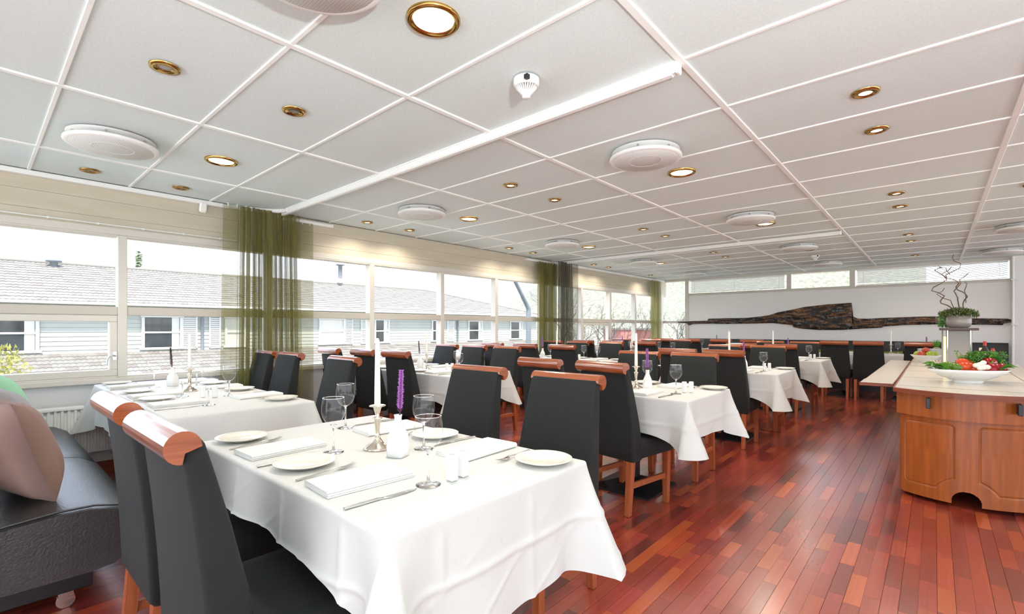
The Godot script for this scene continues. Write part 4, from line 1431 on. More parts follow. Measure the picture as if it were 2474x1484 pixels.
func build_sofa() -> void:
	# profile of the seat in (u, height); length along v from the end by the first aisle table to the window wall
	var so := thing("sofa", "dark leather lounge sofa facing the first window table", "sofa", P(-3.86, 0, 0.1))
	var prof := [Vector2(-0.34, 0.2), Vector2(-0.34, 0.36), Vector2(-0.3, 0.405), Vector2(-0.15, 0.43), Vector2(0.0, 0.448), Vector2(0.13, 0.46), Vector2(0.24, 0.458), Vector2(0.33, 0.438), Vector2(0.395, 0.4), Vector2(0.418, 0.355), Vector2(0.41, 0.3), Vector2(0.375, 0.245), Vector2(0.32, 0.2), Vector2(0.24, 0.19), Vector2(0.0, 0.19)]
	for k in 2:
		var a := [0.06, -1.28][k] as float
		var b := [1.26, 0.05][k] as float
		var st := new_st()
		var rings := []
		var n := 14
		for i in n + 1:
			var t := float(i) / n
			var x := lerpf(a, b, t)
			var e := minf(t, 1.0 - t) * (b - a)
			var sh := 1.0 - 0.05 * pow(maxf(0.0, 1.0 - e / 0.05), 2.0)
			var g := []
			for p in prof:
				var q: Vector2 = (p - Vector2(0, 0.31)) * sh + Vector2(0, 0.31)
				g.append(P(x, q.y, q.x))
			rings.append(g)
		loft(st, rings)
		part(so, "seat_cushion", commit(st, M.leather))
	# seam piping round the near end
	var st := new_st()
	var line := []
	for p in prof.slice(1, 11): line.append(P(1.235, p.y + 0.002, p.x + 0.003))
	tube(st, line, [0.005], 6)
	part(so, "piping", commit(st, M.leather))
	st = new_st()
	var back := [Vector2(-0.3, 0.25), Vector2(-0.2, 0.42), Vector2(-0.24, 0.6), Vector2(-0.3, 0.76), Vector2(-0.36, 0.8), Vector2(-0.44, 0.78), Vector2(-0.46, 0.6), Vector2(-0.42, 0.25)]
	var rb := []
	for x in [-1.28, -1.26, 1.1, 1.13]:
		var g := []
		for p in back: g.append(P(x, p.y * (1.0 if absf(x) < 1.27 and x < 1.12 else 0.985), p.x))
		rb.append(g)
	loft(st, rb)
	part(so, "backrest", commit(st, M.leather))
	slab(so, "plinth", Vector3(-1.2, 0.075, -0.36), Vector3(1.1, 0.2, 0.255), M.black_metal, 0.004)
	for x in [-1.05, 1.06]:
		for u in [-0.28, 0.17]:
			st = new_st()
			tube(st, [P(x - 0.012, 0.032, u), P(x + 0.012, 0.032, u)], [0.032], 14)
			box(st, P(x, 0.06, u), Vector3(0.05, 0.03, 0.05))
			part(so, "caster", commit(st, M.chrome))
	# scatter cushions leaning on the back
	var list := [["pillow_brown", Vector3(-3.02, 0.675, 0.13), 0.46, 0.2, "brown-grey scatter cushion at the open end of the sofa"], ["pillow_grey", Vector3(-3.55, 0.68, 0.12), 0.47, 0.1, "grey scatter cushion in the middle of the sofa"], ["pillow_green", Vector3(-4.15, 0.705, 0.12), 0.5, 0.0, "mint green scatter cushion by the window on the sofa"]]
	for k in list:
		var o := single("cushion", pillow_shape(Vector3(k[2], k[2], 0.24), M[k[0]]), k[4], "cushion", P(k[1].x, k[1].y, k[1].z), 0.0, "scatter cushions on the sofa")
		o.basis = Basis(Vector3.UP, PI + k[3]) * Basis(Vector3.RIGHT, -0.3)
	# panel radiator under the window
	var ra := thing("radiator", "white panel radiator with upright flutes under the casement window", "radiator", P(WALL_V, 0, 0.2))
	st = new_st(false)
	for k in 40:
		var u := -0.85 + 0.0385 * k
		if u > 0.62: break
		quad(st, P(0.12, 0.2, u), P(0.12, 0.2, u + 0.014), P(0.12, 0.55, u + 0.014), P(0.12, 0.55, u))
		quad(st, P(0.12, 0.2, u + 0.014), P(0.108, 0.22, u + 0.019), P(0.108, 0.53, u + 0.019), P(0.12, 0.55, u + 0.014))
		quad(st, P(0.108, 0.22, u + 0.019), P(0.108, 0.22, u + 0.0335), P(0.108, 0.53, u + 0.0335), P(0.108, 0.53, u + 0.019))
		quad(st, P(0.108, 0.22, u + 0.0335), P(0.12, 0.2, u + 0.0385), P(0.12, 0.55, u + 0.0385), P(0.108, 0.53, u + 0.0335))
	box(st, P(0.07, 0.375, -0.115), Vector3(0.06, 0.36, 1.45))
	part(ra, "fluted_panel", commit(st, M.white_paint))
	slab(ra, "top_grille", Vector3(0.03, 0.55, -0.86), Vector3(0.125, 0.575, 0.64), M.white_paint, 0.004)
	slab(ra, "side_cover", Vector3(0.03, 0.19, 0.63), Vector3(0.125, 0.55, 0.642), M.white_paint, 0.003)
	slab(ra, "wall_bracket", Vector3(0.0, 0.3, 0.3), Vector3(0.04, 0.34, 0.33), M.white_paint)

func build_bench() -> void:
	var cuts := [-4.5, -3.62, -2.68, -1.62, -0.42, 0.95]
	var words := ["first", "second", "third", "fourth", "fifth"]
	for k in 5:
		var a: float = cuts[k]
		var b: float = cuts[k + 1] - 0.012
		var w := b - a
		var t := thing("bench_section", "black upholstered wall bench, %s section counted from the windows" % words[k], "bench", P((a + b) * 0.5, 0, END_U), 0.0, "bench sections along the end wall")
		var st := new_st()
		var rings := []
		for p in [[0.44, -0.12, -0.02], [0.46, -0.135, -0.015], [0.9, -0.1, -0.012], [0.935, -0.085, -0.02], [0.94, -0.07, -0.03]]:
			rings.append(rounded_rect(w, -p[2], -p[1], p[0], 0.025))
		loft(st, rings)
		part(t, "backrest", commit(st, M.bench))
		slab(t, "seat", Vector3(-w * 0.5, 0.3, -0.56), Vector3(w * 0.5, 0.45, -0.13), M.bench, 0.02)
		slab(t, "plinth", Vector3(-w * 0.5 + 0.01, 0.0, -0.5), Vector3(w * 0.5 - 0.01, 0.3, -0.05), M.black_metal)
	for k in 3:
		var o := single("bench_cushion", pillow_shape(Vector3(0.62, 0.32, 0.13), M.olive), ["olive bench cushion under the carved wood's thick middle", "olive bench cushion behind the table beside the buffet", "olive bench cushion nearest the buffet's far end"][k].replace("nearest", "beside"), "cushion", P([-1.5, -0.75, -0.1][k], 0.6, END_U - 0.215), 0.0, "olive cushions on the bench")
		o.basis = Basis(Vector3.RIGHT, -0.12)

# ---------------------------------------------------------------- salad buffet
const FLAT := Basis(Vector3(1, 0, 0), Vector3(0, 0, -1), Vector3(0, 1, 0))

func bow_plan(half: float, front: float, depth: float, sag: float) -> PackedVector2Array:
	var p := PackedVector2Array()
	for k in 13:
		var x := -half + 2.0 * half * k / 12.0
		p.append(Vector2(x, front + sag * pow(x / half, 2)))
	p.append(Vector2(half, depth))
	p.append(Vector2(-half, depth))
	return p

func build_buffet() -> void:
	var L := 4.55
	var bf := thing("salad_buffet", "wooden salad buffet island with bowed panelled end", "buffet", P(0.157, 0, 4.24))
	var st := new_st(false)
	extrude(st, bow_plan(0.382, 0.0, L, 0.15), 0.03, Transform3D(FLAT, Vector3(0, 0.757, 0)))
	part(bf, "worktop_edge", commit(st, M.buffet_edge))
	st = new_st(false)
	extrude(st, bow_plan(0.368, 0.015, L - 0.01, 0.148), 0.006, Transform3D(FLAT, Vector3(0, 0.774, 0)))
	part(bf, "worktop", commit(st, M.worktop))
	for k in 5:
		slab(bf, "joint_strip", Vector3(-0.36, 0.7765, 0.27 + 0.8 * k), Vector3(0.36, 0.7785, 0.276 + 0.8 * k), M.metal_grey)
	st = new_st(false)
	extrude(st, bow_plan(0.362, 0.045, L - 0.03, 0.15), 0.155, Transform3D(FLAT, Vector3(0, 0.665, 0)))
	part(bf, "apron", commit(st, M.buffet))
	slab(bf, "inner_box", Vector3(-0.325, 0.1, 0.34), Vector3(0.325, 0.6, L - 0.06), M.buffet)
	for s in [-1.0, 1.0]:
		slab(bf, "side_panel", Vector3(s * 0.332 - 0.012, 0.03, 0.24), Vector3(s * 0.332 + 0.012, 0.59, L - 0.05), M.buffet, 0.003)
	# bowed end panel with two routed fields and an arched foot cut-out
	st = new_st()
	var nx := 190
	var ny := 140
	var rows := []
	for j in ny + 1:
		var row := []
		for i in nx + 1:
			var x := -0.345 + 0.69 * i / nx
			var y := 0.03 + 0.56 * j / ny
			var ax := absf(x)
			# rounded field: box distance, joined with the arch round the cut-out
			var q := Vector2(absf(ax - 0.188) - 0.124 + 0.02, absf(y - 0.33) - 0.215 + 0.02)
			var sd := Vector2(maxf(q.x, 0), maxf(q.y, 0)).length() + minf(maxf(q.x, q.y), 0.0) - 0.02
			var arch := 0.175 - Vector2(ax, y - 0.03).length()
			sd = maxf(sd, arch)
			var groove := 0.006 * exp(-pow(sd / 0.0045, 2))
			var edge := 0.012 * pow(maxf(0.0, 1.0 - (0.345 - ax) / 0.015), 2)
			row.append(P(x, y, 0.085 + 0.13 * pow(x / 0.345, 2) + groove + edge))
		rows.append(row)
	for j in ny:
		for i in nx:
			var cx := -0.345 + 0.69 * (i + 0.5) / nx
			var cy := 0.03 + 0.56 * (j + 0.5) / ny
			var rr := Vector2(cx, maxf(cy - 0.045, 0.0)).length()
			if rr < 0.074: continue
			# foot corners rounded off
			if cy < 0.06 and absf(cx) > 0.315 and Vector2(absf(cx) - 0.315, 0.06 - cy).length() > 0.03: continue
			quad(st, rows[j][i], rows[j][i + 1], rows[j + 1][i + 1], rows[j + 1][i])
	part(bf, "end_panel", commit(st, M.buffet))
	for x in [-0.19, 0.24]:
		slab(bf, "clip", Vector3(x - 0.011, 0.655, 0.03), Vector3(x + 0.011, 0.725, 0.062 + 0.15 * pow(x / 0.362, 2)), M.black_metal, 0.003)
	for u in [0.3, L - 0.3]:
		for x in [-0.25, 0.25]:
			st = new_st()
			tube(st, [P(x - 0.015, 0.05, u), P(x + 0.015, 0.05, u)], [0.05], 14)
			part(bf, "caster", commit(st, M.black_metal))
	slab(bf, "underside", Vector3(-0.3, 0.09, 0.3), Vector3(0.3, 0.099, L - 0.1), M.board)
	# tray slides along both sides
	for s in [-1, 1]:
		var ts := thing("tray_slide", ["pale tray slide along the aisle side of the buffet", "pale tray slide along the far side of the buffet"][0 if s < 0 else 1], "shelf", P(0.157 + s * 0.515, 0.735, 4.9))
		for seg in [[0.0, 0.38, 0.0], [0.39, 3.7, 0.006]]:
			slab(ts, "edge_frame", Vector3(-0.115, -0.016 - seg[2], seg[0]), Vector3(0.115, 0.012 - seg[2], seg[1]), M.buffet_edge, 0.005)
			slab(ts, "top_sheet", Vector3(-0.106, 0.012 - seg[2], seg[0] + 0.008), Vector3(0.106, 0.0145 - seg[2], seg[1] - 0.008), M.worktop, 0.001)
		for u in [0.5, 1.8, 3.2]:
			slab(ts, "bracket", Vector3(-s * 0.16 - 0.05, -0.05, u), Vector3(-s * 0.16 + 0.05, -0.018, u + 0.03), M.black_metal)
	# gantry in the middle with a lit edge and a shelf
	var ga := thing("buffet_gantry", "grey metal gantry column with shelf on the buffet", "gantry", P(0.175, 0.778, 6.75))
	slab(ga, "column", Vector3(-0.085, 0.0, -0.15), Vector3(0.105, 0.395, 0.15), M.metal_grey, 0.006)
	slab(ga, "edge_profile", Vector3(-0.12, 0.0, -0.13), Vector3(-0.108, 0.395, 0.13), M.metal_grey, 0.004)
	slab(ga, "light_strip", Vector3(-0.106, 0.0, -0.12), Vector3(-0.088, 0.33, 0.1), M.lamp_warm)
	slab(ga, "front_rib", Vector3(-0.08, 0.0, -0.156), Vector3(-0.072, 0.395, -0.15), M.chrome)
	slab(ga, "front_rib", Vector3(0.09, 0.0, -0.156), Vector3(0.098, 0.395, -0.15), M.chrome)
	slab(ga, "shelf", Vector3(-0.14, 0.395, -0.25), Vector3(0.15, 0.42, 0.25), M.dark_shelf, 0.005)
	lamp_down(ga, Vector3(-0.16, 0.38, 0.0), 0.008, Color(1, 0.85, 0.6), 0.05)
	buffet_arrangement()
	buffet_food()

func buffet_arrangement() -> void:
	var y := 1.1985
	var pot := thing("planter", "grey glossy round planter with moss on the gantry shelf", "planter", P(0.185, y, 6.72))
	var st := new_st()
	lathe(st, [Vector2(0.0, 0.0), Vector2(0.07, 0.0), Vector2(0.09, 0.012), Vector2(0.1, 0.05), Vector2(0.098, 0.1), Vector2(0.088, 0.13), Vector2(0.084, 0.13), Vector2(0.088, 0.1), Vector2(0.0, 0.09)], 28)
	M.pot.roughness = 0.12
	part(pot, "pot", commit(st, M.pot))
	st = new_st(false)
	for k in 1800:
		var a := rng.randf() * TAU
		var r := 0.14 * sqrt(rng.randf())
		var c := Vector3(cos(a) * r * 1.1, 0.125 + 0.05 * (1.0 - r * r / 0.0225) + rng.randf_range(-0.02, 0.03), sin(a) * r)
		var b := Basis.from_euler(Vector3(rng.randf() * TAU, rng.randf() * TAU, 0))
		tri(st, c + b * Vector3(-0.005, 0, 0), c + b * Vector3(0.005, 0, 0), c + b * Vector3(0, 0.026, 0))
	part(pot, "moss", commit(st, M.moss)).set_meta("kind", "stuff")
	var jar := thing("glass_jar", "clear square glass jar beside the planter", "jar", P(0.065, y, 6.86))
	st = new_st()
	var rings := []
	for p in [[0.0, 0.05], [0.004, 0.056], [0.17, 0.056], [0.2, 0.045], [0.205, 0.05]]:
		rings.append(rounded_rect(2.0 * p[1], -p[1], p[1], p[0], 0.012))
	loft(st, rings, true, false)
	part(jar, "walls", commit(st, M.glass_thin))
	st = new_st(false)
	for k in 120:
		var c := Vector3(rng.randf_range(-0.035, 0.035), rng.randf_range(0.01, 0.14), rng.randf_range(-0.035, 0.035))
		var b := Basis.from_euler(Vector3(rng.randf() * TAU, rng.randf() * TAU, 0))
		tri(st, c + b * Vector3(-0.012, 0, 0), c + b * Vector3(0.012, 0, 0), c + b * Vector3(0, 0.03, 0))
	part(jar, "leaf_filling", commit(st, M.leaf)).set_meta("kind", "stuff")
	# corkscrew willow twigs, traced in the plane that faces the room's corner
	var tw := thing("willow_twigs", "curly brown willow twigs standing in the planter", "twigs", P(0.185, y + 0.1, 6.72))
	var o := Vector2(2314, 742)
	var z := 5.0
	var right := Vector3(cos(YAW), 0, -sin(YAW))
	var paths := [
		[[2314, 742], [2300, 722], [2285, 712], [2278, 706], [2280, 700], [2276, 692], [2270, 690], [2263, 682], [2258, 676], [2262, 668], [2268, 660], [2275, 652], [2284, 645], [2293, 638], [2301, 633], [2310, 624], [2309, 614], [2304, 606], [2310, 598], [2306, 590]],
		[[2316, 740], [2325, 718], [2331, 706], [2332, 698], [2326, 692], [2322, 686], [2328, 680], [2322, 674], [2309, 668], [2305, 660], [2298, 652], [2288, 646], [2284, 636], [2290, 628], [2286, 622]],
		[[2314, 738], [2318, 716], [2310, 700], [2302, 694], [2306, 688], [2316, 682], [2310, 678], [2303, 672], [2308, 662], [2318, 656], [2326, 650], [2332, 644], [2330, 636]],
		[[2312, 736], [2296, 710], [2290, 700], [2280, 694], [2272, 684], [2276, 678], [2270, 672]],
		[[2284, 645], [2276, 640], [2270, 632], [2262, 628], [2266, 622], [2256, 620]],
		[[2331, 706], [2334, 690], [2328, 676], [2322, 668], [2328, 660], [2336, 655]],
		[[2293, 638], [2284, 630], [2278, 624], [2268, 622]]]
	for k in paths.size():
		st = new_st()
		var pts := []
		var rad := []
		for i in paths[k].size():
			var p: Array = paths[k][i]
			var dx: float = (p[0] - o.x) * z / F
			var dy: float = (o.y - p[1]) * z / F
			pts.append(right * dx + Vector3.UP * dy + Vector3(sin(YAW), 0, cos(YAW)) * 0.05 * sin(i * 1.3 + k * 2.0) * minf(1.0, i * 0.3))
			rad.append(lerpf(0.0065 if k < 3 else 0.0042, 0.003, float(i) / paths[k].size()))
		tube(st, pts, rad, 6)
		part(tw, "twig", commit(st, M.twig))

func leaf_shape(l: float, w: float, m: Material) -> ArrayMesh:
	var st := new_st()
	var a := []
	var b := []
	var c := []
	for k in 9:
		var t := k / 8.0
		var ww := w * sin(PI * pow(t, 0.8)) * 0.5 * (1.0 + 0.12 * sin(t * 25.0))
		var y := 0.25 * l * sin(PI * t * 0.8)
		a.append(Vector3(-ww, y + ww * 0.35, -l * t))
		b.append(Vector3(0, y, -l * t))
		c.append(Vector3(ww, y + ww * 0.35, -l * t))
	loft(st, [a, b, c], false, false)
	return commit(st, m)

func buffet_food() -> void:
	var y := 0.7775
	# the big salad bowl, long way across the view of someone coming down the aisle
	var c := P(0.19, y, 5.06)
	var turn := 0.55
	var bw := thing("salad_bowl", "wide white oval bowl heaped with salad vegetables on the buffet", "bowl", c, turn)
	var st := new_st()
	var rings := []
	for p in [[0.0, 0.105], [0.012, 0.115], [0.02, 0.11], [0.026, 0.14], [0.05, 0.21], [0.08, 0.27], [0.105, 0.305], [0.107, 0.3], [0.08, 0.255], [0.05, 0.19], [0.035, 0.1]]:
		var g := []
		for j in 40:
			var a := TAU * j / 40
			g.append(Vector3(cos(a) * p[1] * 0.86, p[0], -sin(a) * p[1] * 0.56))
		rings.append(g)
	loft(st, rings)
	part(bw, "dish", commit(st, M.white_china))
	var put := func(x: float, h: float, f: float) -> Vector3: return c + Basis(Vector3.UP, turn) * Vector3(x * 0.86, h, -f * 0.9)
	var tomato := new_st()
	ball(tomato, Vector3.ZERO, Vector3(0.042, 0.034, 0.042), 16, 10, 0.03)
	var tm := commit(tomato, M.tomato)
	for p in [[-0.02, 0.14, 0.03], [0.05, 0.128, 0.06], [-0.045, 0.115, -0.03], [0.0, 0.112, -0.01], [0.03, 0.1, -0.02]]:
		single("tomato", tm, "ripe orange-red tomato in the salad bowl", "tomato", put.call(p[0], p[1] + 0.012, p[2]), 0.0, "tomatoes in the salad bowl")
	st = new_st()
	ball(st, Vector3.ZERO, Vector3(0.025, 0.0185, 0.0185), 14, 10)
	var em := commit(st, M.egg)
	for p in [[0.005, 0.122, -0.085], [0.045, 0.13, -0.075], [0.078, 0.142, -0.06], [0.035, 0.108, -0.115], [0.07, 0.112, -0.105], [0.02, 0.105, -0.11]]:
		single("egg", em, "white egg in the middle of the salad bowl", "egg", put.call(p[0], p[1] + 0.016, p[2]), rng.randf() * 3.0, "eggs in the salad bowl")
	for p in [[0.165, 0.155, 0.0, 0.3], [0.135, 0.112, -0.06, 1.2], [0.2, 0.112, -0.03, 2.0], [0.25, 0.115, 0.0, 0.8]]:
		var pe := thing("bell_pepper", "glossy red bell pepper in the salad bowl", "bell pepper", put.call(p[0], p[1], p[2]), p[3], "red peppers in the salad bowl")
		st = new_st()
		ball(st, Vector3.ZERO, Vector3(0.046, 0.04, 0.046), 20, 10, 0.12)
		part(pe, "flesh", commit(st, M.pepper_red))
		st = new_st()
		tube(st, [Vector3(0, 0.034, 0), Vector3(0.005, 0.05, 0.002), Vector3(0.018, 0.06, 0.004)], [0.007, 0.005, 0.006], 7)
		part(pe, "stalk", commit(st, M.lime))
	st = new_st()
	ball(st, Vector3.ZERO, Vector3(0.038, 0.03, 0.032), 14, 10)
	var lm := commit(st, M.lime)
	for p in [[-0.155, 0.132, 0.0], [-0.2, 0.115, -0.02], [-0.11, 0.12, -0.02]]:
		single("lime", lm, "dark green lime in the salad bowl", "lime", put.call(p[0], p[1], p[2]), rng.randf() * 3.0, "limes in the salad bowl")
	var lv := [leaf_shape(0.105, 0.075, M.leaf), leaf_shape(0.09, 0.065, M.leaf_dark)]
	for k in 20:
		var a := TAU * k / 20 + rng.randf_range(-0.1, 0.1)
		if sin(a) < -0.4 and cos(a) > -0.35 and cos(a) < 0.55: continue
		var e := Vector2(cos(a) * 0.235, sin(a) * 0.14)
		var o := single("salad_leaf", lv[k % 2], "%s salad leaf round the rim of the salad bowl" % ["bright green", "dark green"][k % 2], "salad leaf", put.call(e.x, 0.1, e.y), 0.0, "%s leaves in the salad bowl" % ["bright", "dark"][k % 2])
		o.basis = Basis(Vector3.UP, turn + a - PI / 2 + rng.randf_range(-0.6, 0.6)) * Basis(Vector3.RIGHT, rng.randf_range(0.0, 0.25)) * Basis(Vector3(0, 0, 1), rng.randf_range(-0.5, 0.5))
	var pb := thing("parsley_bunch", "bunch of leafy green parsley at the back of the salad bowl", "parsley", put.call(0.17, 0.08, 0.09), turn)
	st = new_st(false)
	for k in 1300:
		var d := Vector3(clampf(rng.randfn(0.01, 0.065), -0.13, 0.13), clampf(absf(rng.randfn(0.075, 0.04)), 0.0, 0.15), clampf(rng.randfn(0.0, 0.04), -0.08, 0.08))
		var b := Basis.from_euler(Vector3(rng.randf() * TAU, rng.randf() * TAU, 0))
		for w in 3:
			var bb := b * Basis(Vector3.UP, w * 2.1)
			tri(st, d, d + bb * Vector3(-0.008, 0.003, -0.016), d + bb * Vector3(0.008, 0.003, -0.016))
	part(pb, "leaves", commit(st, M.parsley)).set_meta("kind", "stuff")
	st = new_st()
	for k in 14:
		tube(st, [Vector3(0.02 * sin(k), -0.03, 0.01 * cos(k)), Vector3(0.12 * sin(k * 1.7), 0.1, 0.06 * cos(k * 2.3))], [0.002, 0.001], 5)
	part(pb, "stalks", commit(st, M.leaf))
	st = new_st()
	tube(st, [Vector3.ZERO, Vector3(0, 0.11, 0), Vector3(0, 0.13, 0), Vector3(0, 0.15, 0)], [0.006, 0.0065, 0.008, 0.002], 8)
	var asp := commit(st, M.asparagus)
	for k in 7:
		var o := single("asparagus_spear", asp, "pale green asparagus spear standing in the salad bowl", "asparagus", put.call(0.04 + 0.018 * k, 0.08, 0.09 + 0.01 * (k % 2)), 0.0, "asparagus spears in the salad bowl")
		o.basis = Basis(Vector3(0, 0, 1), 0.35 - 0.12 * k) * Basis(Vector3.RIGHT, -0.2)
	# fruit bowl, stacked plates, dressings further along
	var fc := P(-0.08, y, 7.7)
	var fb := thing("fruit_bowl", "white pointed bowl of apples further along the buffet", "bowl", fc)
	st = new_st()
	lathe(st, [Vector2(0.0, 0.0), Vector2(0.06, 0.0), Vector2(0.065, 0.012), Vector2(0.09, 0.03), Vector2(0.145, 0.085), Vector2(0.15, 0.09), Vector2(0.14, 0.088), Vector2(0.08, 0.04), Vector2(0.0, 0.03)], 28)
	part(fb, "dish", commit(st, M.white_china))
	st = new_st()
	ball(st, Vector3.ZERO, Vector3(0.042, 0.037, 0.042), 14, 10)
	var ag := commit(st, M.apple)
	st = new_st()
	ball(st, Vector3.ZERO, Vector3(0.042, 0.037, 0.042), 14, 10)
	var ar := commit(st, M.apple_red)
	for k in 7:
		var a := k * 1.05
		var rad := 0.075 if k < 6 else 0.0
		var red := k == 2 or k == 6
		single("apple", ar if red else ag, "%s apple in the pointed fruit bowl" % ["green", "red"][int(red)], "apple", fc + Vector3(cos(a) * rad, 0.1 if k < 6 else 0.145, sin(a) * rad), 0.0, "apples in the fruit bowl")
	st = new_st()
	lathe(st, [Vector2(0.0, 0.0), Vector2(0.07, 0.0), Vector2(0.12, 0.012), Vector2(0.121, 0.0135), Vector2(0.07, 0.004), Vector2(0.0, 0.003)], 32)
	var dp := commit(st, M.white_china)
	for k in 14:
		single("dinner_plate", dp, "white dinner plate in the stack behind the fruit bowl", "plate", P(-0.05, y + 0.0105 * k, 8.15), 0.0, "stacked dinner plates on the buffet")
	st = new_st()
	ball(st, Vector3.ZERO, Vector3(0.045, 0.055, 0.045), 12, 8)
	var pn := thing("pineapple", "leafy pineapple top above the stacked plates", "pineapple", P(0.02, y, 8.45))
	st = new_st()
	ball(st, Vector3(0, 0.085, 0), Vector3(0.06, 0.085, 0.06), 14, 10)
	part(pn, "fruit", commit(st, M.pineapple))
	st = new_st(false)
	for k in 26:
		var a := k * 2.399
		var o := Vector3(cos(a), 0, sin(a))
		var s := Vector3(-sin(a), 0, cos(a)) * 0.009
		var t := 0.05 + 0.04 * (k / 26.0)
		var b := Vector3(0, 0.165, 0) + o * 0.015
		tri(st, b - s, b + s, b + o * (0.06 - 0.0018 * k) + Vector3(0, t + 0.03, 0))
	part(pn, "crown", commit(st, M.leaf))
	var br := thing("bread_basket", "small white dish of sliced bread on the buffet", "dish", P(0.02, y, 6.9))
	st = new_st()
	lathe(st, [Vector2(0.0, 0.0), Vector2(0.07, 0.0), Vector2(0.105, 0.03), Vector2(0.11, 0.034), Vector2(0.1, 0.034), Vector2(0.06, 0.01), Vector2(0.0, 0.008)], 28)
	part(br, "dish", commit(st, M.white_china))
	for k in 4:
		var s2 := new_st(false)
		rbox(s2, Vector3(-0.04 + 0.025 * k, 0.045, 0.0), Vector3(0.014, 0.06, 0.085), 0.006, Basis(Vector3(0, 0, 1), 0.5))
		part(br, "bread_slice", commit(s2, M.cream))
	for k in 3:
		var bt := thing("bottle", ["dark bottle with red cap behind the gantry", "short dark bottle with red cap behind the gantry", "dark bottle with pale label behind the gantry"][k], "bottle", P([0.42, 0.47, 0.4][k], y, [7.5, 7.3, 7.75][k]))
		var hh := [0.27, 0.2, 0.19][k] as float
		st = new_st()
		lathe(st, [Vector2(0.0, 0.0), Vector2(0.034, 0.0), Vector2(0.036, 0.004), Vector2(0.036, hh * 0.6), Vector2(0.014, hh * 0.78), Vector2(0.013, hh * 0.88)], 18)
		part(bt, "body", commit(st, M.bottle))
		st = new_st()
		lathe(st, [Vector2(0.0145, hh * 0.82), Vector2(0.0145, hh * 0.985), Vector2(0.013, hh), Vector2(0.0, hh)], 14)
		part(bt, "cap", commit(st, M.cap_red if k < 2 else M.cream))
		st = new_st()
		lathe(st, [Vector2(0.0366, hh * 0.2), Vector2(0.0366, hh * 0.52)], 18)
		part(bt, "paper_label", commit(st, M.cream))
	var cb := thing("glass_salad_dish", "dark glass dish behind the red peppers", "bowl", P(0.44, y, 6.95))
	st = new_st()
	lathe(st, [Vector2(0.0, 0.0), Vector2(0.04, 0.0), Vector2(0.09, 0.075), Vector2(0.092, 0.078), Vector2(0.085, 0.075), Vector2(0.035, 0.01), Vector2(0.0, 0.01)], 24)
	part(cb, "dish", commit(st, M.bottle))

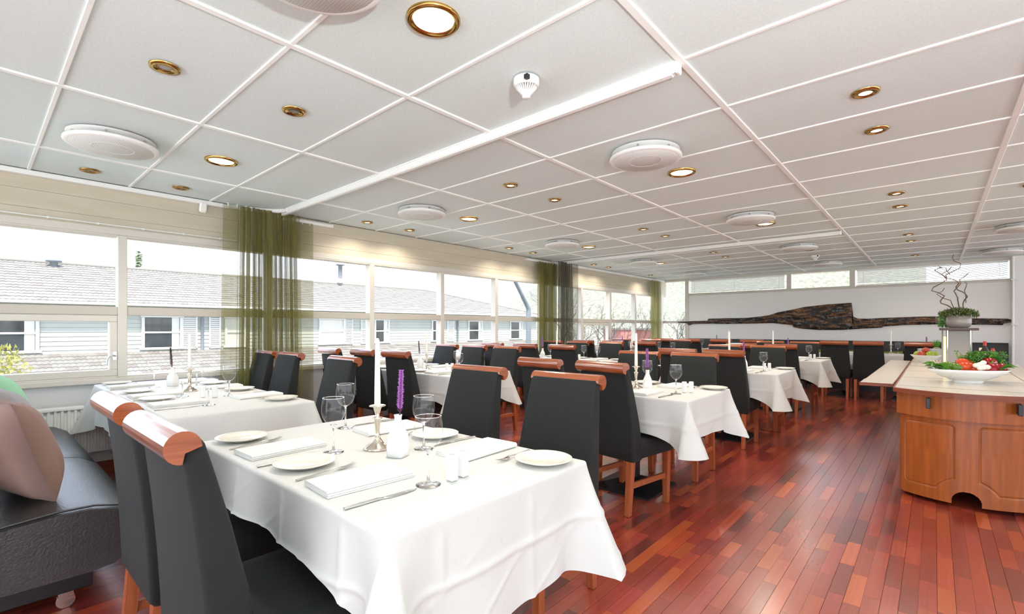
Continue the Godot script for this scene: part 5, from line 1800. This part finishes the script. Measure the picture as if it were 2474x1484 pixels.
# ---------------------------------------------------------------- on the walls
func build_wall_things() -> void:
	# charred driftwood relief along the end wall, outlines traced on the wall plane
	var X := func(x: float) -> float: return 1550.0 + x / 2.677
	var Y := func(q: float) -> float: return 600.0 + q / 2.677
	var top := [[235, 475], [300, 472], [430, 468], [434, 455], [560, 452], [680, 450], [780, 440], [830, 432], [880, 415], [960, 400], [1050, 380], [1200, 363], [1362, 352], [1366, 440], [1400, 455], [1470, 455], [1560, 450], [1700, 445], [1850, 440], [2000, 440], [2135, 452], [2365, 455], [2395, 462]]
	var bot := [[235, 481], [295, 487], [308, 500], [330, 491], [400, 488], [560, 490], [700, 488], [850, 485], [900, 490], [976, 498], [984, 512], [1040, 522], [1150, 530], [1300, 530], [1440, 520], [1556, 515], [1562, 507], [1700, 498], [1900, 493], [2190, 496], [2335, 498], [2342, 488], [2395, 480]]
	var pick := func(line: Array, x: float) -> float:
		for k in line.size() - 1:
			if x <= line[k + 1][0]:
				return lerpf(line[k][1], line[k + 1][1], clampf((x - line[k][0]) / (line[k + 1][0] - line[k][0]), 0.0, 1.0))
		return line[-1][1]
	var nz := FastNoiseLite.new()
	nz.seed = 77
	nz.frequency = 1.0
	var dw := thing("driftwood_relief", "long charred driftwood relief fixed along the end wall", "wall relief", P(0, 0, END_U))
	var spans := [[235.0, 1010.0, 0.0, 1.0], [780.0, 1364.0, 0.0, 0.55], [880.0, 1562.0, 0.45, 1.0], [1364.0, 2395.0, 0.0, 1.0]]
	for sp in spans:
		var st := new_st()
		var nx := int((sp[1] - sp[0]) / 5.0)
		var ny := 14
		var grid := []
		var col := []
		for i in nx + 1:
			var x := lerpf(sp[0], sp[1], float(i) / nx)
			var a: float = pick.call(top, x)
			var b: float = pick.call(bot, x)
			var row := []
			var crow := []
			for j in ny + 1:
				var t := float(j) / ny
				var w := on_u(X.call(x), Y.call(lerpf(a, b, lerpf(sp[2], sp[3], t))), END_U)
				var rough := nz.get_noise_3d(x * 0.012, t * 6.0, sp[0]) * 0.018 + nz.get_noise_3d(x * 0.05, t * 14.0, 3.0) * 0.01
				var out := 0.028 + 0.03 * pow(sin(PI * clampf(t, 0.03, 0.97)), 0.5) + rough
				if sp[2] > 0.3 or sp[0] == 780.0: out += 0.016
				if j == 0 or j == ny or i == 0 or i == nx: out = 0.0
				row.append(Vector3(w.x, w.y, out))
				var s := nz.get_noise_3d(x * 0.006, t * 5.0, 9.0 + sp[0]) + 0.45 * nz.get_noise_3d(x * 0.04, t * 16.0, 1.0)
				var c := srgb(28, 23, 22)
				if s > 0.04: c = srgb(82, 56, 38)
				if s > 0.24: c = srgb(138, 94, 56)
				if s < -0.42: c = srgb(120, 116, 114)
				crow.append(c.srgb_to_linear())
			grid.append(row)
			col.append(crow)
		for i in nx:
			for j in ny:
				for q in [[i, j], [i + 1, j], [i + 1, j + 1], [i, j], [i + 1, j + 1], [i, j + 1]]:
					st.set_color(col[q[0]][q[1]])
					st.add_vertex(grid[q[0]][q[1]])
		part(dw, "plank", commit(st, M.driftwood))
	# venetian blinds in the high windows
	for k in 2:
		var a := [-4.48, -1.16][k] as float
		var b := [-2.44, 0.94][k] as float
		var bl := thing("venetian_blind", ["white venetian blind half lowered in the high window by the corner", "white venetian blind in the high window above the gantry"][k], "blind", P((a + b) * 0.5, 0, END_U - 0.005))
		var w := b - a
		slab(bl, "head_rail", Vector3(-w * 0.5, 2.325, -0.015), Vector3(w * 0.5, 2.352, 0.015), M.white_paint, 0.003)
		slab(bl, "bottom_rail", Vector3(-w * 0.5, [2.06, 2.045][k], -0.012), Vector3(w * 0.5, [2.075, 2.058][k], 0.012), M.white_paint, 0.003)
		var st := new_st(false)
		for q in 14:
			box(st, P(0, 2.09 + 0.0175 * q, 0), Vector3(w - 0.01, 0.0012, 0.022), Basis(Vector3.RIGHT, 0.62))
		part(bl, "slats", commit(st, M.blind))
		st = new_st()
		for x in [-0.45, 0.0, 0.45]:
			tube(st, [P(x * w, 2.33, -0.014), P(x * w, 2.06, -0.014)], [0.003], 5)
		part(bl, "ladder_cords", commit(st, M.white_paint))
	# heating pipe and hook on the end wall
	var hp := thing("wall_pipe", "white upright heating pipe on the end wall beside the relief", "pipe", P(0.985, 0, END_U - 0.12))
	var st := new_st()
	tube(st, [Vector3(0, 0, 0), Vector3(0, CEIL, 0)], [0.018], 12)
	part(hp, "pipe", commit(st, M.white_paint))
	for h in [0.5, 1.24, 2.0]:
		slab(hp, "clip", Vector3(-0.024, h, -0.022), Vector3(0.06, h + 0.02, 0.06), M.white_paint, 0.003)
	var hk := thing("coat_hook", "small metal coat hook on the white end wall", "hook", P(1.18, 1.56, END_U - 0.06))
	st = new_st()
	tube(st, [Vector3(0, 0.04, 0.0), Vector3(0, 0.02, 0.02), Vector3(0, -0.02, 0.05), Vector3(0, -0.015, 0.075), Vector3(0, 0.02, 0.08)], [0.006], 8)
	box(st, Vector3(0, 0.0, 0.004), Vector3(0.025, 0.1, 0.008))
	part(hk, "hook", commit(st, M.chrome))
	# motion sensor beside the curtain
	var p := on_v(488, 500, WALL_V)
	var pir := thing("motion_sensor", "small white motion sensor on the boarded band beside the curtain", "sensor", p)
	st = new_st(false)
	rbox(st, Vector3(0.03, -0.01, 0), Vector3(0.045, 0.1, 0.06), 0.012, Basis(Vector3(0, 0, 1), -0.3))
	part(pir, "housing", commit(st, M.white_paint))
	st = new_st(false)
	rbox(st, Vector3(0.05, -0.03, 0), Vector3(0.012, 0.03, 0.045), 0.004, Basis(Vector3(0, 0, 1), -0.3))
	part(pir, "lens", commit(st, M.wax))
